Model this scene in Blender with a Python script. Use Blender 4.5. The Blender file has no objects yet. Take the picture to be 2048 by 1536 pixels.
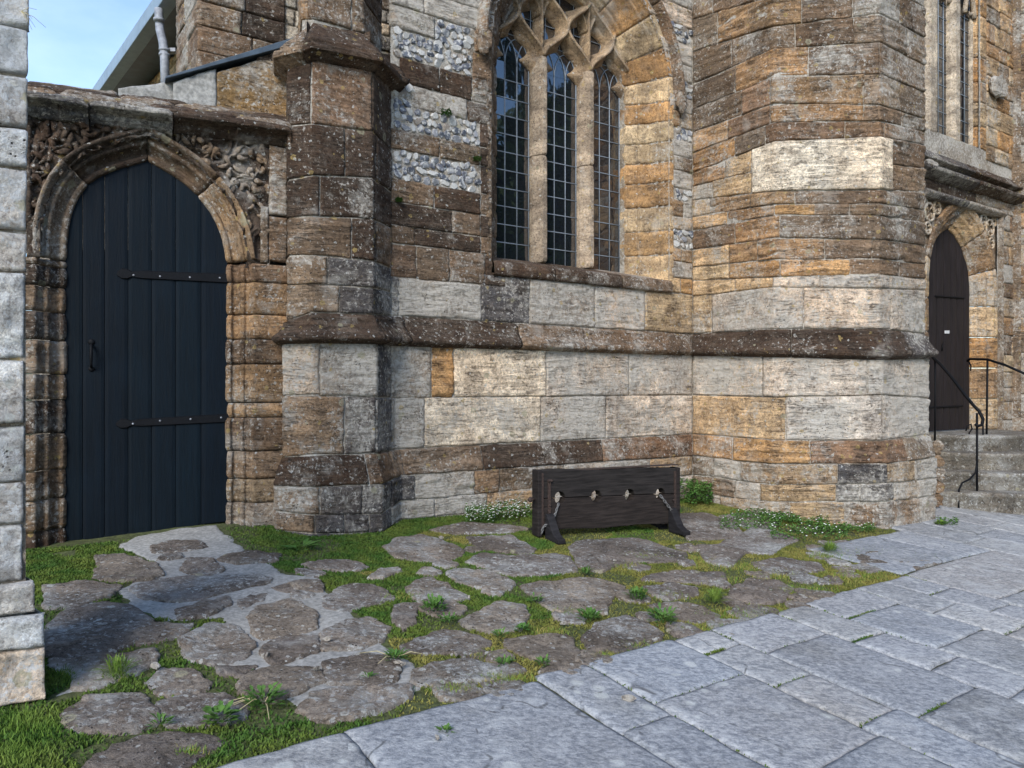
import bpy, math, random
import numpy as np
from mathutils import Vector
random.seed(7); RS = np.random.RandomState(11)
sc = bpy.context.scene
COL = sc.collection
# ------------------------------------------------------------------ camera, sky, sun
CZ = 1.383            # height of the eye
FX, CX, HY = 1500.0, 1024.0, 778.0   # focal length, centre column and horizon row used to measure the place
cam = bpy.data.cameras.new('camera'); co = bpy.data.objects.new('camera', cam); COL.objects.link(co)
co.location = (0, 0, CZ); co.rotation_euler = (math.radians(90), 0, 0)
cam.sensor_width = 36; cam.lens = FX/2048*36; cam.shift_y = (HY-768)/2048; cam.clip_end = 500; cam.clip_start = .05
sc.camera = co
SUN_EL, SUN_AZ = 34, 196      # azimuth clockwise from +Y
w = bpy.data.worlds.new('World'); sc.world = w; w.use_nodes = True
nt = w.node_tree; nt.nodes.clear()
out = nt.nodes.new('ShaderNodeOutputWorld'); bg = nt.nodes.new('ShaderNodeBackground')
sky = nt.nodes.new('ShaderNodeTexSky'); sky.sky_type = 'NISHITA'; sky.sun_disc = False
sky.sun_elevation = math.radians(SUN_EL); sky.sun_rotation = math.radians(SUN_AZ); sky.air_density = 1.0; sky.dust_density = .3; sky.ozone_density = 4.5
tc = nt.nodes.new('ShaderNodeTexCoord'); mp = nt.nodes.new('ShaderNodeMapping'); mp.inputs['Scale'].default_value = (1, 1, 2.4)
cn = nt.nodes.new('ShaderNodeTexNoise'); cn.inputs['Scale'].default_value = 2.6; cn.inputs['Detail'].default_value = 7; cn.inputs['Roughness'].default_value = .52
cr = nt.nodes.new('ShaderNodeValToRGB'); cr.color_ramp.elements[0].position = .46; cr.color_ramp.elements[1].position = .80
cr.color_ramp.elements[1].color = (.34, .34, .34, 1)
mx = nt.nodes.new('ShaderNodeMix'); mx.data_type = 'RGBA'; mx.inputs[7].default_value = (5.6, 6.4, 7.4, 1)
L = nt.links.new
L(tc.outputs['Generated'], mp.inputs[0]); L(mp.outputs[0], cn.inputs['Vector']); L(cn.outputs[0], cr.inputs[0]); L(cr.outputs[0], mx.inputs[0])
L(sky.outputs[0], mx.inputs[6]); L(mx.outputs[2], bg.inputs[0]); bg.inputs[1].default_value = .092; L(bg.outputs[0], out.inputs[0])
sl = bpy.data.lights.new('sun', 'SUN'); so = bpy.data.objects.new('sun', sl); COL.objects.link(so)
sl.energy = 1.25; sl.angle = math.radians(26); sl.color = (1, .95, .88)
az, el = math.radians(SUN_AZ), math.radians(SUN_EL)
so.rotation_euler = Vector((math.sin(az)*math.cos(el), math.cos(az)*math.cos(el), math.sin(el))).to_track_quat('Z', 'Y').to_euler()
vs = sc.view_settings; vs.view_transform = 'Standard'; vs.look = 'None'; vs.exposure = 1.75; vs.gamma = 1; vs.use_curve_mapping = False
sc.render.resolution_x = 1024; sc.render.resolution_y = 768

# ------------------------------------------------------------------ helpers
def tag(o, label=None, cat=None, group=None, kind=None):
    if label: o['label'] = label
    if cat: o['category'] = cat
    if group: o['group'] = group
    if kind: o['kind'] = kind
    return o
def empty(name, loc, label=None, cat=None, group=None, kind=None, parent=None):
    o = bpy.data.objects.new(name, None); COL.objects.link(o); o.location = loc; o.empty_display_size = .2
    if parent:
        o.parent = parent; o.location = Vector(loc)-wloc(parent)
    return tag(o, label, cat, group, kind)
def wloc(p):
    v = Vector((0, 0, 0))
    while p: v += p.location; p = p.parent
    return v
def link(name, me, parent=None, mat=None, color=None, smooth=True, loc=None):
    """vertices are in world space; the object's origin is moved to the mesh middle"""
    if mat and not me.materials: me.materials.append(mat)
    o = bpy.data.objects.new(name, me); COL.objects.link(o)
    if parent: o.parent = parent
    base = wloc(parent) if parent else Vector((0, 0, 0))
    o.location = (Vector(loc) if loc is not None else Vector((0, 0, 0)))-base
    if color is not None: o.color = color
    return o
def mesh(verts, faces, smooth=True, centre=True):
    v = np.asarray(verts, float); c = (v.min(0)+v.max(0))/2 if centre else np.zeros(3)
    me = bpy.data.meshes.new('m'); 
    me.from_pydata((v-c).tolist(), [], faces.tolist() if isinstance(faces, np.ndarray) else faces)
    if smooth: me.polygons.foreach_set('use_smooth', [True]*len(me.polygons))
    me.update(); return me, c
def mobj(name, verts, faces, parent=None, mat=None, color=None, smooth=True):
    me, c = mesh(verts, faces, smooth); return link(name, me, parent, mat, color, loc=c)

def _h(ix, iy, iz, seed):
    h = (ix*374761393+iy*668265263+iz*2147483647+seed*974711) & 0xffffffff
    h = ((h ^ (h >> 13))*1274126177) & 0xffffffff
    h = (h ^ (h >> 16)) & 0xffff
    return h/65535.0
def vn(p, seed=0):
    p = np.asarray(p, float); i = np.floor(p).astype(np.int64); f = p-i; f = f*f*(3-2*f)
    r = 0
    for dx in (0, 1):
        for dy in (0, 1):
            for dz in (0, 1):
                wgt = (f[..., 0] if dx else 1-f[..., 0])*(f[..., 1] if dy else 1-f[..., 1])*(f[..., 2] if dz else 1-f[..., 2])
                r = r+wgt*_h(i[..., 0]+dx, i[..., 1]+dy, i[..., 2]+dz, seed)
    return r*2-1
def fbm(p, o=3, seed=0):
    a, r, s = 1, 0, 0
    for k in range(o):
        r = r+a*vn(np.asarray(p)*2**k, seed+k*17); s += a; a *= .5
    return r/s

def gridfaces(n, m):
    i, j = np.meshgrid(np.arange(n-1), np.arange(m-1), indexing='ij'); a = (i*m+j).ravel()
    return np.stack([a, a+m, a+m+1, a+1], 1)
def surf(name, P, parent, mat, color=None, cull=None, flip=False):
    """P: (n,m,3) points"""
    n, m, _ = P.shape; F = gridfaces(n, m)
    if flip: F = F[:, ::-1]
    if cull is not None:
        c = cull.ravel(); F = F[~(c[F].all(1))]
        if len(F) == 0: return None
        used = np.unique(F); mp_ = -np.ones(n*m, int); mp_[used] = np.arange(len(used)); F = mp_[F]; V = P.reshape(-1, 3)[used]
    else: V = P.reshape(-1, 3)
    return mobj(name, V, F, parent, mat, color)
def tube_data(pts, rad, k=6, cap=True):
    pts = [Vector(p) for p in pts]; n = len(pts); V = []; F = []
    if not hasattr(rad, '__len__'): rad = [rad]*n
    up = Vector((0, 0, 1)); prev = None
    for i, p in enumerate(pts):
        t = (pts[min(i+1, n-1)]-pts[max(i-1, 0)]).normalized()
        if prev is None:
            a = t.cross(up); a = a if a.length > .01 else t.cross(Vector((1, 0, 0)))
        else: a = prev-t*prev.dot(t)
        a.normalize(); prev = a; b = t.cross(a)
        for j in range(k):
            an = 2*math.pi*j/k; V.append(tuple(p+(a*math.cos(an)+b*math.sin(an))*rad[i]))
    for i in range(n-1):
        for j in range(k): F.append([i*k+j, i*k+(j+1) % k, (i+1)*k+(j+1) % k, (i+1)*k+j])
    if cap: F.append(list(range(k))[::-1]); F.append([(n-1)*k+j for j in range(k)])
    return V, F
class MB:
    def __init__(s): s.V = []; s.F = []
    def add(s, V, F):
        n = len(s.V); s.V += [tuple(v) for v in V]; s.F += [[i+n for i in f] for f in F]; return s
    def tube(s, pts, rad, k=6): return s.add(*tube_data(pts, rad, k))
    def hexa(s, c):  # 8 corners: bottom 4 (ccw), top 4
        return s.add(c, [[3, 2, 1, 0], [4, 5, 6, 7], [0, 1, 5, 4], [1, 2, 6, 5], [2, 3, 7, 6], [3, 0, 4, 7]])
    def box(s, c, ax, ay, az, hx, hy, hz):
        c, ax, ay, az = Vector(c), Vector(ax), Vector(ay), Vector(az)
        q = [c+ax*sx*hx+ay*sy*hy+az*sz*hz for sz in (-1, 1) for sx, sy in ((-1, -1), (1, -1), (1, 1), (-1, 1))]
        return s.hexa(q)
    def obj(s, name, parent, mat, color=None, smooth=False, bevel=0):
        o = mobj(name, s.V, s.F, parent, mat, color, smooth)
        if bevel:
            b = o.modifiers.new('bevel', 'BEVEL'); b.width = bevel; b.segments = 2; b.limit_method = 'ANGLE'
        return o

# ------------------------------------------------------------------ materials
class NT:
    def __init__(s, name):
        s.m = bpy.data.materials.new(name); s.m.use_nodes = True; s.t = s.m.node_tree; s.b = s.t.nodes['Principled BSDF']
        s.pos = s.t.nodes.new('ShaderNodeNewGeometry').outputs['Position']
    def n(s, t, **k):
        x = s.t.nodes.new(t)
        for a, b in k.items(): setattr(x, a, b)
        return x
    def l(s, a, b): s.t.links.new(a, b)
    def noise(s, scale, detail=4, rough=.55, stretch=(1, 1, 1), off=(0, 0, 0), dist=0):
        mpn = s.n('ShaderNodeMapping'); mpn.inputs['Scale'].default_value = stretch; mpn.inputs['Location'].default_value = off
        s.l(s.pos, mpn.inputs[0]); x = s.n('ShaderNodeTexNoise'); s.l(mpn.outputs[0], x.inputs['Vector'])
        x.inputs['Scale'].default_value = scale; x.inputs['Detail'].default_value = detail; x.inputs['Roughness'].default_value = rough; x.inputs['Distortion'].default_value = dist
        return x.outputs[0]
    def voro(s, scale, feature='F1', out='Distance', rand=1):
        x = s.n('ShaderNodeTexVoronoi', feature=feature); s.l(s.pos, x.inputs['Vector']); x.inputs['Scale'].default_value = scale; x.inputs['Randomness'].default_value = rand
        return x.outputs[out]
    def ramp(s, v, a, b, ca=0., cb=1.):
        x = s.n('ShaderNodeMapRange'); x.inputs[1].default_value = a; x.inputs[2].default_value = b; x.inputs[3].default_value = ca; x.inputs[4].default_value = cb
        s.l(v, x.inputs[0]); return x.outputs[0]
    def math(s, op, a, b=None):
        x = s.n('ShaderNodeMath', operation=op)
        for i, v in enumerate((a, b)):
            if v is None: continue
            if isinstance(v, (int, float)): x.inputs[i].default_value = v
            else: s.l(v, x.inputs[i])
        return x.outputs[0]
    def mix(s, fac, a, b, blend='MIX'):
        x = s.n('ShaderNodeMix', data_type='RGBA', blend_type=blend)
        for i, v in ((0, fac), (6, a), (7, b)):
            if isinstance(v, (int, float)): x.inputs[i].default_value = v
            elif isinstance(v, tuple): x.inputs[i].default_value = (*v, 1)
            else: s.l(v, x.inputs[i])
        return x.outputs[2]
    def bump(s, h, strength=.5, dist=.01, prev=None):
        x = s.n('ShaderNodeBump'); x.inputs['Strength'].default_value = strength; x.inputs['Distance'].default_value = dist; s.l(h, x.inputs['Height'])
        if prev: s.l(prev, x.inputs['Normal'])
        return x.outputs[0]
    def fin(s, col, rough=.9, normal=None, spec=.3, metal=0):
        if isinstance(col, tuple): s.b.inputs['Base Color'].default_value = (*col, 1)
        else: s.l(col, s.b.inputs['Base Color'])
        if isinstance(rough, (int, float)): s.b.inputs['Roughness'].default_value = rough
        else: s.l(rough, s.b.inputs['Roughness'])
        s.b.inputs['Specular IOR Level'].default_value = spec; s.b.inputs['Metallic'].default_value = metal
        if normal: s.l(normal, s.b.inputs['Normal'])
        return s.m
    def oinfo(s): return s.n('ShaderNodeObjectInfo')

def stone_mat(name, strata=1.0, zs=11, pale=(.55, .505, .435), ochre=(.40, .29, .11), flat=False, dark=(.045, .038, .034), crack=1.):
    t = NT(name); oi = t.oinfo(); base = oi.outputs['Color']; lich = oi.outputs['Alpha']; raw = t.pos
    # warp the coordinates so nothing runs ruler straight
    for sc_, am in ((1.7, .10), (9, .022)):
        nz = t.n('ShaderNodeTexNoise'); nz.inputs['Scale'].default_value = sc_; nz.inputs['Detail'].default_value = 3; t.l(raw, nz.inputs['Vector'])
        vm = t.n('ShaderNodeVectorMath', operation='MULTIPLY_ADD'); vm.inputs[1].default_value = (am,)*3; t.l(nz.outputs['Color'], vm.inputs[0]); t.l(t.pos, vm.inputs[2]); t.pos = vm.outputs[0]
    st = (1, 1, zs) if not flat else (1, 1.6, 1)
    keep = t.ramp(lich, .15, .75, 1.0, .25)
    big = t.noise(1.9, 4, .6); s1 = t.noise(2.6, 7, .68, st); s2 = t.noise(7, 6, .72, (1, 1, zs*.5) if not flat else (1, 1, 1), off=(4, 4, 4))
    mot = t.noise(8.5, 8, .72, off=(2, 8, 5)); fine = t.noise(48, 7, .78); grit = t.noise(150, 3, .7)
    c = t.mix(keep, t.mix(1., base, (1.05, 1.02, 1.0), 'MULTIPLY'), t.mix(t.ramp(s1, .36, .66), t.mix(1., base, (.66, .62, .58), 'MULTIPLY'), t.mix(1., base, (1.40, 1.32, 1.22), 'MULTIPLY')))
    zn = t.noise(1.3, 5, .6, off=(6, 2, 9)); c = t.mix(.6, c, t.mix(1., c, t.mix(t.ramp(zn, .42, .58), (1.08, .96, .84), (1.0, .99, .98)), 'MULTIPLY')) if not flat and crack >= 1 else c
    iso = t.noise(5, 8, .75, off=(7, 7, 7)); c = t.mix(t.ramp(iso, .35, .65), t.mix(1., c, (.74, .71, .68), 'MULTIPLY'), t.mix(1., c, (1.28, 1.26, 1.22), 'MULTIPLY'))
    c = t.mix(t.ramp(mot, .44, .62, 0, .75), c, t.mix(.5, c, (.250, .200, .150)))
    c = t.mix(t.ramp(big, .42, .68, 0, .6), c, t.mix(1., c, (.50, .49, .49), 'MULTIPLY'))
    c = t.mix(t.ramp(s2, .56, .66, 0, .5), c, t.mix(1., c, (1.45, 1.40, 1.30), 'MULTIPLY'))
    c = t.mix(t.ramp(fine, .36, .54, .85, 0), c, t.mix(1., c, (.30, .27, .25), 'MULTIPLY'))
    c = t.mix(t.ramp(grit, .50, .66, 0, .5), c, t.mix(1., c, (1.8, 1.76, 1.7), 'MULTIPLY'))
    # stains that run across joints: dark algae in drips, pale lime wash
    sA_ = t.noise(1.7, 7, .62, (1, 1, .38), off=(11, 3, 2)); c = t.mix(t.ramp(sA_, .55, .66, 0, .62), c, t.mix(1., c, (.42, .43, .46), 'MULTIPLY'))
    sB_ = t.noise(2.1, 8, .70, (1, 1, .8), off=(1, 13, 6)); c = t.mix(t.ramp(sB_, .57, .68, 0, .45), c, pale)
    # thin ragged cracks along the bedding
    ck = t.math('MULTIPLY', t.ramp(t.math('ABSOLUTE', t.math('SUBTRACT', s1, .49)), .004, .016, 1, 0), t.ramp(mot, .48, .58, 0, 1))
    if crack: c = t.mix(t.math('MULTIPLY', ck, .75*crack), c, t.mix(1., c, (.25, .23, .22), 'MULTIPLY'))
    # crusty pale lichen: ragged patches, then fine speckle, the amount from the object's alpha
    lp = t.noise(11, 10, .80, off=(3, 1, 7)); lm = t.noise(2.3, 3, .5, off=(9, 2, 4)); sp2 = t.noise(34, 5, .75, off=(5, 5, 1))
    th = t.math('ADD', t.math('MULTIPLY', lm, .55), t.math('MULTIPLY', lp, .75)); th = t.math('ADD', th, t.math('MULTIPLY', lich, .30))
    c = t.mix(t.ramp(th, .78, .92, 0, .75), c, t.mix(t.ramp(grit, .3, .7), pale, (pale[0]*.5, pale[1]*.5, pale[2]*.48)))
    tf = t.math('ADD', t.math('MULTIPLY', sp2, .8), t.math('MULTIPLY', lm, .28)); tf = t.math('ADD', tf, t.math('MULTIPLY', lich, .16))
    c = t.mix(t.ramp(tf, .655, .70, 0, .8), c, pale)
    for sc_, off, colr, thr in ((15, 0, ochre, .74), (26, 1, (.56, .55, .50), .62), (9.0, 2, (.36, .33, .22), .84)):
        v = t.n('ShaderNodeTexVoronoi'); mpn = t.n('ShaderNodeMapping'); mpn.inputs['Location'].default_value = (off*3.1, off*1.7, off*2.3); t.l(raw, mpn.inputs[0])
        nz = t.n('ShaderNodeTexNoise'); nz.inputs['Scale'].default_value = 55; t.l(raw, nz.inputs['Vector'])
        vm = t.n('ShaderNodeVectorMath', operation='MULTIPLY_ADD'); vm.inputs[1].default_value = (.028,)*3; t.l(nz.outputs['Color'], vm.inputs[0]); t.l(mpn.outputs[0], vm.inputs[2])
        t.l(vm.outputs[0], v.inputs['Vector']); v.inputs['Scale'].default_value = sc_
        sp = t.n('ShaderNodeSeparateColor'); t.l(v.outputs['Color'], sp.inputs[0])
        rad = t.math('MULTIPLY', t.ramp(sp.outputs[0], thr, 1.0, 0, 1), .32)
        d = t.math('DIVIDE', v.outputs['Distance'], t.math('ADD', rad, .001))
        ring = t.math('MULTIPLY', t.ramp(d, .80, 1.05, 1, 0), t.ramp(d, .15, .75, .25, .8))
        c = t.mix(ring, c, colr)
    pv = t.voro(46); psel = t.ramp(t.noise(6, 2, .5, off=(1, 5, 2)), .54, .62)
    c = t.mix(t.math('MULTIPLY', t.ramp(pv, .14, .24, 1, 0), psel), c, dark)
    h = t.math('ADD', t.math('MULTIPLY', t.math('MULTIPLY', s1, keep), 1.1*strata), t.math('ADD', t.math('MULTIPLY', fine, .65), t.math('MULTIPLY', iso, .5))); h = t.math('ADD', h, t.math('MULTIPLY', s2, .9*max(strata, .5))); h = t.math('ADD', h, t.math('MULTIPLY', grit, .18))
    h = t.math('SUBTRACT', h, t.math('MULTIPLY', t.math('MULTIPLY', t.ramp(pv, .12, .26, 1, 0), psel), .4))
    if crack: h = t.math('SUBTRACT', h, t.math('MULTIPLY', ck, .5*crack))
    return t.fin(c, .92, t.bump(h, 1.0, .030), .2)
M_ST = stone_mat('weathered_layered_stone')
M_SM = stone_mat('smooth_dressed_stone', .35, 3, crack=.3)
M_PI_ST = stone_mat('pitted_pale_stone', .4, 1.6, pale=(.54, .555, .56), ochre=(.40, .41, .38), crack=0)
M_PV = stone_mat('rough_paving_stone', .5, 1, flat=True, pale=(.44, .43, .40), ochre=(.50, .48, .42), crack=.5)
def flag_mat():
    t = NT('blue_grey_flagstone'); oi = t.oinfo(); base = oi.outputs['Color']
    a = t.noise(7, 7, .68, (1, 1, 1), dist=.5); b = t.noise(34, 6, .75, (1, 1.4, 1)); g = t.noise(130, 4, .7); big = t.noise(1.1, 3, .5)
    c = t.mix(t.ramp(b, .40, .60), t.mix(1., base, (.60, .62, .66), 'MULTIPLY'), t.mix(1., base, (1.28, 1.27, 1.25), 'MULTIPLY'))
    c = t.mix(t.ramp(a, .52, .66, 0, .6), c, (.48, .48, .47)); m3 = t.noise(17, 9, .8, off=(3, 3, 3)); c = t.mix(t.ramp(m3, .56, .64, 0, .35), c, (.50, .50, .49)); c = t.mix(t.ramp(m3, .38, .45, .28, 0), c, (.13, .135, .14))
    c = t.mix(t.ramp(big, .45, .7, 0, .45), c, t.mix(1., c, (.95, .90, .84), 'MULTIPLY'))
    c = t.mix(t.ramp(g, .35, .52, .5, 0), c, t.mix(1., c, (.52, .53, .55), 'MULTIPLY'))
    v = t.n('ShaderNodeTexVoronoi'); t.l(t.pos, v.inputs['Vector']); v.inputs['Scale'].default_value = 11
    sp = t.n('ShaderNodeSeparateColor'); t.l(v.outputs['Color'], sp.inputs[0])
    d = t.math('DIVIDE', v.outputs['Distance'], t.math('ADD', t.math('MULTIPLY', t.ramp(sp.outputs[0], .80, 1), .42), .001))
    d = t.math('ADD', d, t.math('MULTIPLY', t.math('SUBTRACT', b, .5), 2.2))
    c = t.mix(t.ramp(d, .7, 1, .6, 0), c, (.55, .55, .51))
    ck = t.math('MULTIPLY', t.ramp(t.math('ABSOLUTE', t.math('SUBTRACT', big, .5)), .0015, .005, 1, 0), t.ramp(a, .5, .56)); c = t.mix(t.math('MULTIPLY', ck, .7), c, (.06, .06, .06))
    st_ = t.noise(2.6, 6, .7, off=(4, 1, 0)); c = t.mix(t.ramp(st_, .52, .68, 0, .5), c, t.mix(1., c, (.62, .60, .55), 'MULTIPLY')); c = t.mix(t.ramp(st_, .30, .42, .45, 0), c, (.50, .50, .48))
    h = t.math('ADD', a, t.math('MULTIPLY', b, .5)); h = t.math('ADD', h, t.math('MULTIPLY', g, .12))
    return t.fin(c, .85, t.bump(h, .9, .016), .2)
M_FL = flag_mat()
def simple(name, col, var=.35, scale=30, rough=.85, bumpd=.004, spec=.3, stretch=(1, 1, 1), metal=0):
    t = NT(name); a = t.noise(scale, 6, .65, stretch); b = t.noise(scale*.12, 3, .5)
    lo = tuple(x*(1-var) for x in col); hi = tuple(min(1, x*(1+var)) for x in col)
    c = t.mix(t.ramp(a, .35, .65), lo, hi); c = t.mix(t.ramp(b, .4, .65, 0, .5), c, t.mix(1., c, (.7, .7, .7), 'MULTIPLY'))
    return t.fin(c, rough, t.bump(a, .6, bumpd), spec, metal)
M_MO = stone_mat('lime_mortar', .2, 2, crack=0)
M_CE = simple('grey_cement', (.285, .275, .25), .3, 45, .95, .006)
M_SO = simple('mossy_soil', (.075, .085, .030), .5, 40, 1, .02)
M_JS = simple('dark_joint_soil', (.060, .062, .035), .5, 50, 1, .01)
M_IR = simple('black_iron', (.0045, .005, .0065), .3, 90, .65, .002, .15)
M_RU = simple('brown_rusted_iron', (.040, .024, .018), .5, 70, .75, .004, .4)
M_LE = simple('lead_came', (.22, .25, .28), .2, 60, .55, .001, .5)
M_GU = simple('grey_painted_metal', (.22, .28, .33), .12, 12, .5, .001, .5)
M_PI = simple('weathered_lead_pipe', (.24, .25, .27), .35, 18, .6, .003, .5)
M_FLA = simple('dark_lead_flashing', (.045, .065, .085), .3, 10, .45, .003, .5)
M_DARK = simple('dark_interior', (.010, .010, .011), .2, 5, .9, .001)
M_BARK = simple('bark', (.07, .05, .035), .4, 20, .9, .01)
M_STRAW = simple('dry_stalk', (.42, .36, .20), .2, 60, .8, .001)
M_PETAL = simple('white_petal', (.72, .72, .66), .1, 60, .7, .001)
M_CARD = simple('white_notice', (.6, .6, .58), .05, 60, .7, .001)
def wood(name, col, st, var=.45, rough=.7):
    t = NT(name); a = t.noise(14, 6, .6, st, dist=.4); b = t.noise(70, 5, .7, st); g = t.noise(3, 3, .5); oi = t.oinfo()
    lo = tuple(x*(1-var) for x in col); hi = tuple(x*(1+var) for x in col)
    c = t.mix(t.ramp(a, .35, .65), lo, hi); c = t.mix(1., c, oi.outputs['Color'], 'MULTIPLY')
    c = t.mix(t.ramp(g, .5, .75, 0, .35), c, t.mix(1., c, (1.7, 1.7, 1.7), 'MULTIPLY'))
    if name.startswith('navy'):
        sc1 = t.noise(16, 8, .8, (1, 1, .5)); c = t.mix(t.ramp(sc1, .62, .74, 0, .22), c, (.018, .030, .040)); sc2 = t.noise(2.4, 5, .6); c = t.mix(t.ramp(sc2, .5, .7, 0, .18), c, (.006, .013, .020))
    return t.fin(c, t.ramp(a, .3, .7, rough-.1, rough+.1), t.bump(t.math('ADD', a, t.math('MULTIPLY', b, .6)), .55, .004), .14)
M_WD = wood('navy_painted_planks', (.0012, .0046, .0088), (3, 3, .25), .22, .62)
M_WB = wood('dark_brown_door_boards', (.018, .014, .014), (3, 3, .25), .3, .6)
M_WS = wood('old_dark_stock_oak', (.021, .018, .0165), (.35, .6, 5), .42, .8)
def leafmat(name, a, b, trans=.25):
    t = NT(name); n = t.noise(5, 3, .6); m = t.noise(60, 2, .5)
    c = t.mix(t.ramp(n, .38, .62), a, b); c = t.mix(t.ramp(m, .3, .7, 0, .6), c, t.mix(1., c, (1.9, 1.8, 1.2), 'MULTIPLY'))
    t.fin(c, .75, None, .2)
    return t.m
M_MOSS = leafmat('green_moss', (.036, .080, .014), (.080, .110, .022))
M_MOSY = leafmat('olive_dry_moss', (.085, .100, .022), (.165, .150, .045))
M_GRS = leafmat('fresh_grass', (.075, .135, .022), (.115, .165, .035))
M_GRD = leafmat('dry_grass', (.26, .22, .075), (.16, .165, .045))
M_WEED = leafmat('weed_leaf', (.040, .095, .020), (.065, .125, .030))
M_TREE = leafmat('tree_leaf', (.030, .050, .014), (.050, .075, .020))
def glassmat():
    t = NT('leaded_window_glass'); n = t.noise(6, 2, .5)
    t.fin((.010, .012, .015), .04, t.bump(n, .12, .02), 1.0); t.b.inputs['IOR'].default_value = 1.8
    return t.m
M_GL = glassmat()
def flintmat():
    t = NT('flint'); oi = t.oinfo(); a = t.noise(26, 5, .6); b = t.noise(90, 4, .7)
    c = t.mix(t.ramp(a, .50, .60), oi.outputs['Color'], (.50, .49, .46)); c = t.mix(t.ramp(b, .35, .6, .6, 0), c, t.mix(1., c, (.45, .45, .45), 'MULTIPLY'))
    return t.fin(c, t.ramp(a, .42, .54, .35, .9), t.bump(b, .5, .006), .5)
M_FT = flintmat()

PAL = dict(K=((.078, .055, .041), .18), B=((.180, .132, .092), .36), R=((.215, .145, .098), .30), G=((.400, .255, .125), .24), O=((.335, .230, .135), .36),
           T=((.370, .290, .195), .55), P=((.575, .510, .430), .75), W=((.66, .62, .53), .4), Y=((.33, .285, .235), .80), N=((.100, .100, .108), .50), S=((.50, .385, .245), .34), D=((.205, .155, .108), .50), U=((.41, .43, .445), .55))
def pal(k, j=.18):
    c, a = PAL[k]; f = (1+random.uniform(-j, j))*(1.12 if k in 'KN' else 1.28); h = random.uniform(-.05, .05)
    return (c[0]*f*(1+h), c[1]*f, c[2]*f*(1-h), max(0, min(1, a+random.uniform(-.15, .15))))

# ------------------------------------------------------------------ plan of the church wall: a chain of vertical facets
A = math.radians(34.6); dM = np.array([math.cos(A), math.sin(A)]); nM = np.array([dM[1], -dM[0]])
def dirv(deg): a = math.radians(deg); return np.array([math.cos(a), math.sin(a)])
ND = np.array([(-1.733, 5.783), (-1.593, 5.323), (-1.407, 5.289), (-1.032, 5.548), (-.957, 5.957), (1.910, 7.936), (2.482, 7.107), (3.404, 6.938), (4.076, 7.402), (4.21, 8.21), (4.35, 8.95)])
SL = np.concatenate([[0], np.cumsum(np.linalg.norm(np.diff(ND, axis=0), axis=1))])
_d = np.diff(ND, axis=0); _d /= np.linalg.norm(_d, axis=1)[:, None]; _n = np.stack([_d[:, 1], -_d[:, 0]], 1)
MIT = [_n[0]]
for i in range(1, len(ND)-1):
    b = _n[i-1]+_n[i]; b /= np.linalg.norm(b); MIT.append(b/max(.5, b.dot(_n[i])))
MIT.append(_n[-1]); MIT = np.array(MIT)
def cpos(s, o):
    s = np.asarray(s, float); o = np.asarray(o, float)
    x = np.interp(s, SL, ND[:, 0])+o*np.interp(s, SL, MIT[:, 0]); y = np.interp(s, SL, ND[:, 1])+o*np.interp(s, SL, MIT[:, 1]); return x, y
def cs(px, o=0.):
    u = (px-CX)/FX; N_ = ND+o*MIT; best = None
    for i in range(len(ND)-1):
        a, b = N_[i], N_[i+1]; den = (b[0]-a[0])-u*(b[1]-a[1])
        if abs(den) < 1e-9: continue
        t = -(a[0]-u*a[1])/den
        if -1e-6 <= t <= 1+1e-6:
            y = a[1]+t*(b[1]-a[1])
            if best is None or y < best[0]: best = (y, SL[i]+t*(SL[i+1]-SL[i]))
    return best[1] if best else None
def zat(node, y, o=0.): return CZ+(HY-y)/FX*(ND[node]+o*MIT[node])[1]
def zline(d, o=0.):
    ks = sorted(d); S_ = [SL[k] for k in ks]; Z_ = [zat(k, d[k], o) for k in ks]
    return lambda s: np.interp(s, S_, Z_)
def mline(y3):     # level bed on the main wall from its height at the left corner
    z = zat(4, y3); return lambda s: np.full(np.shape(s), z)

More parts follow.
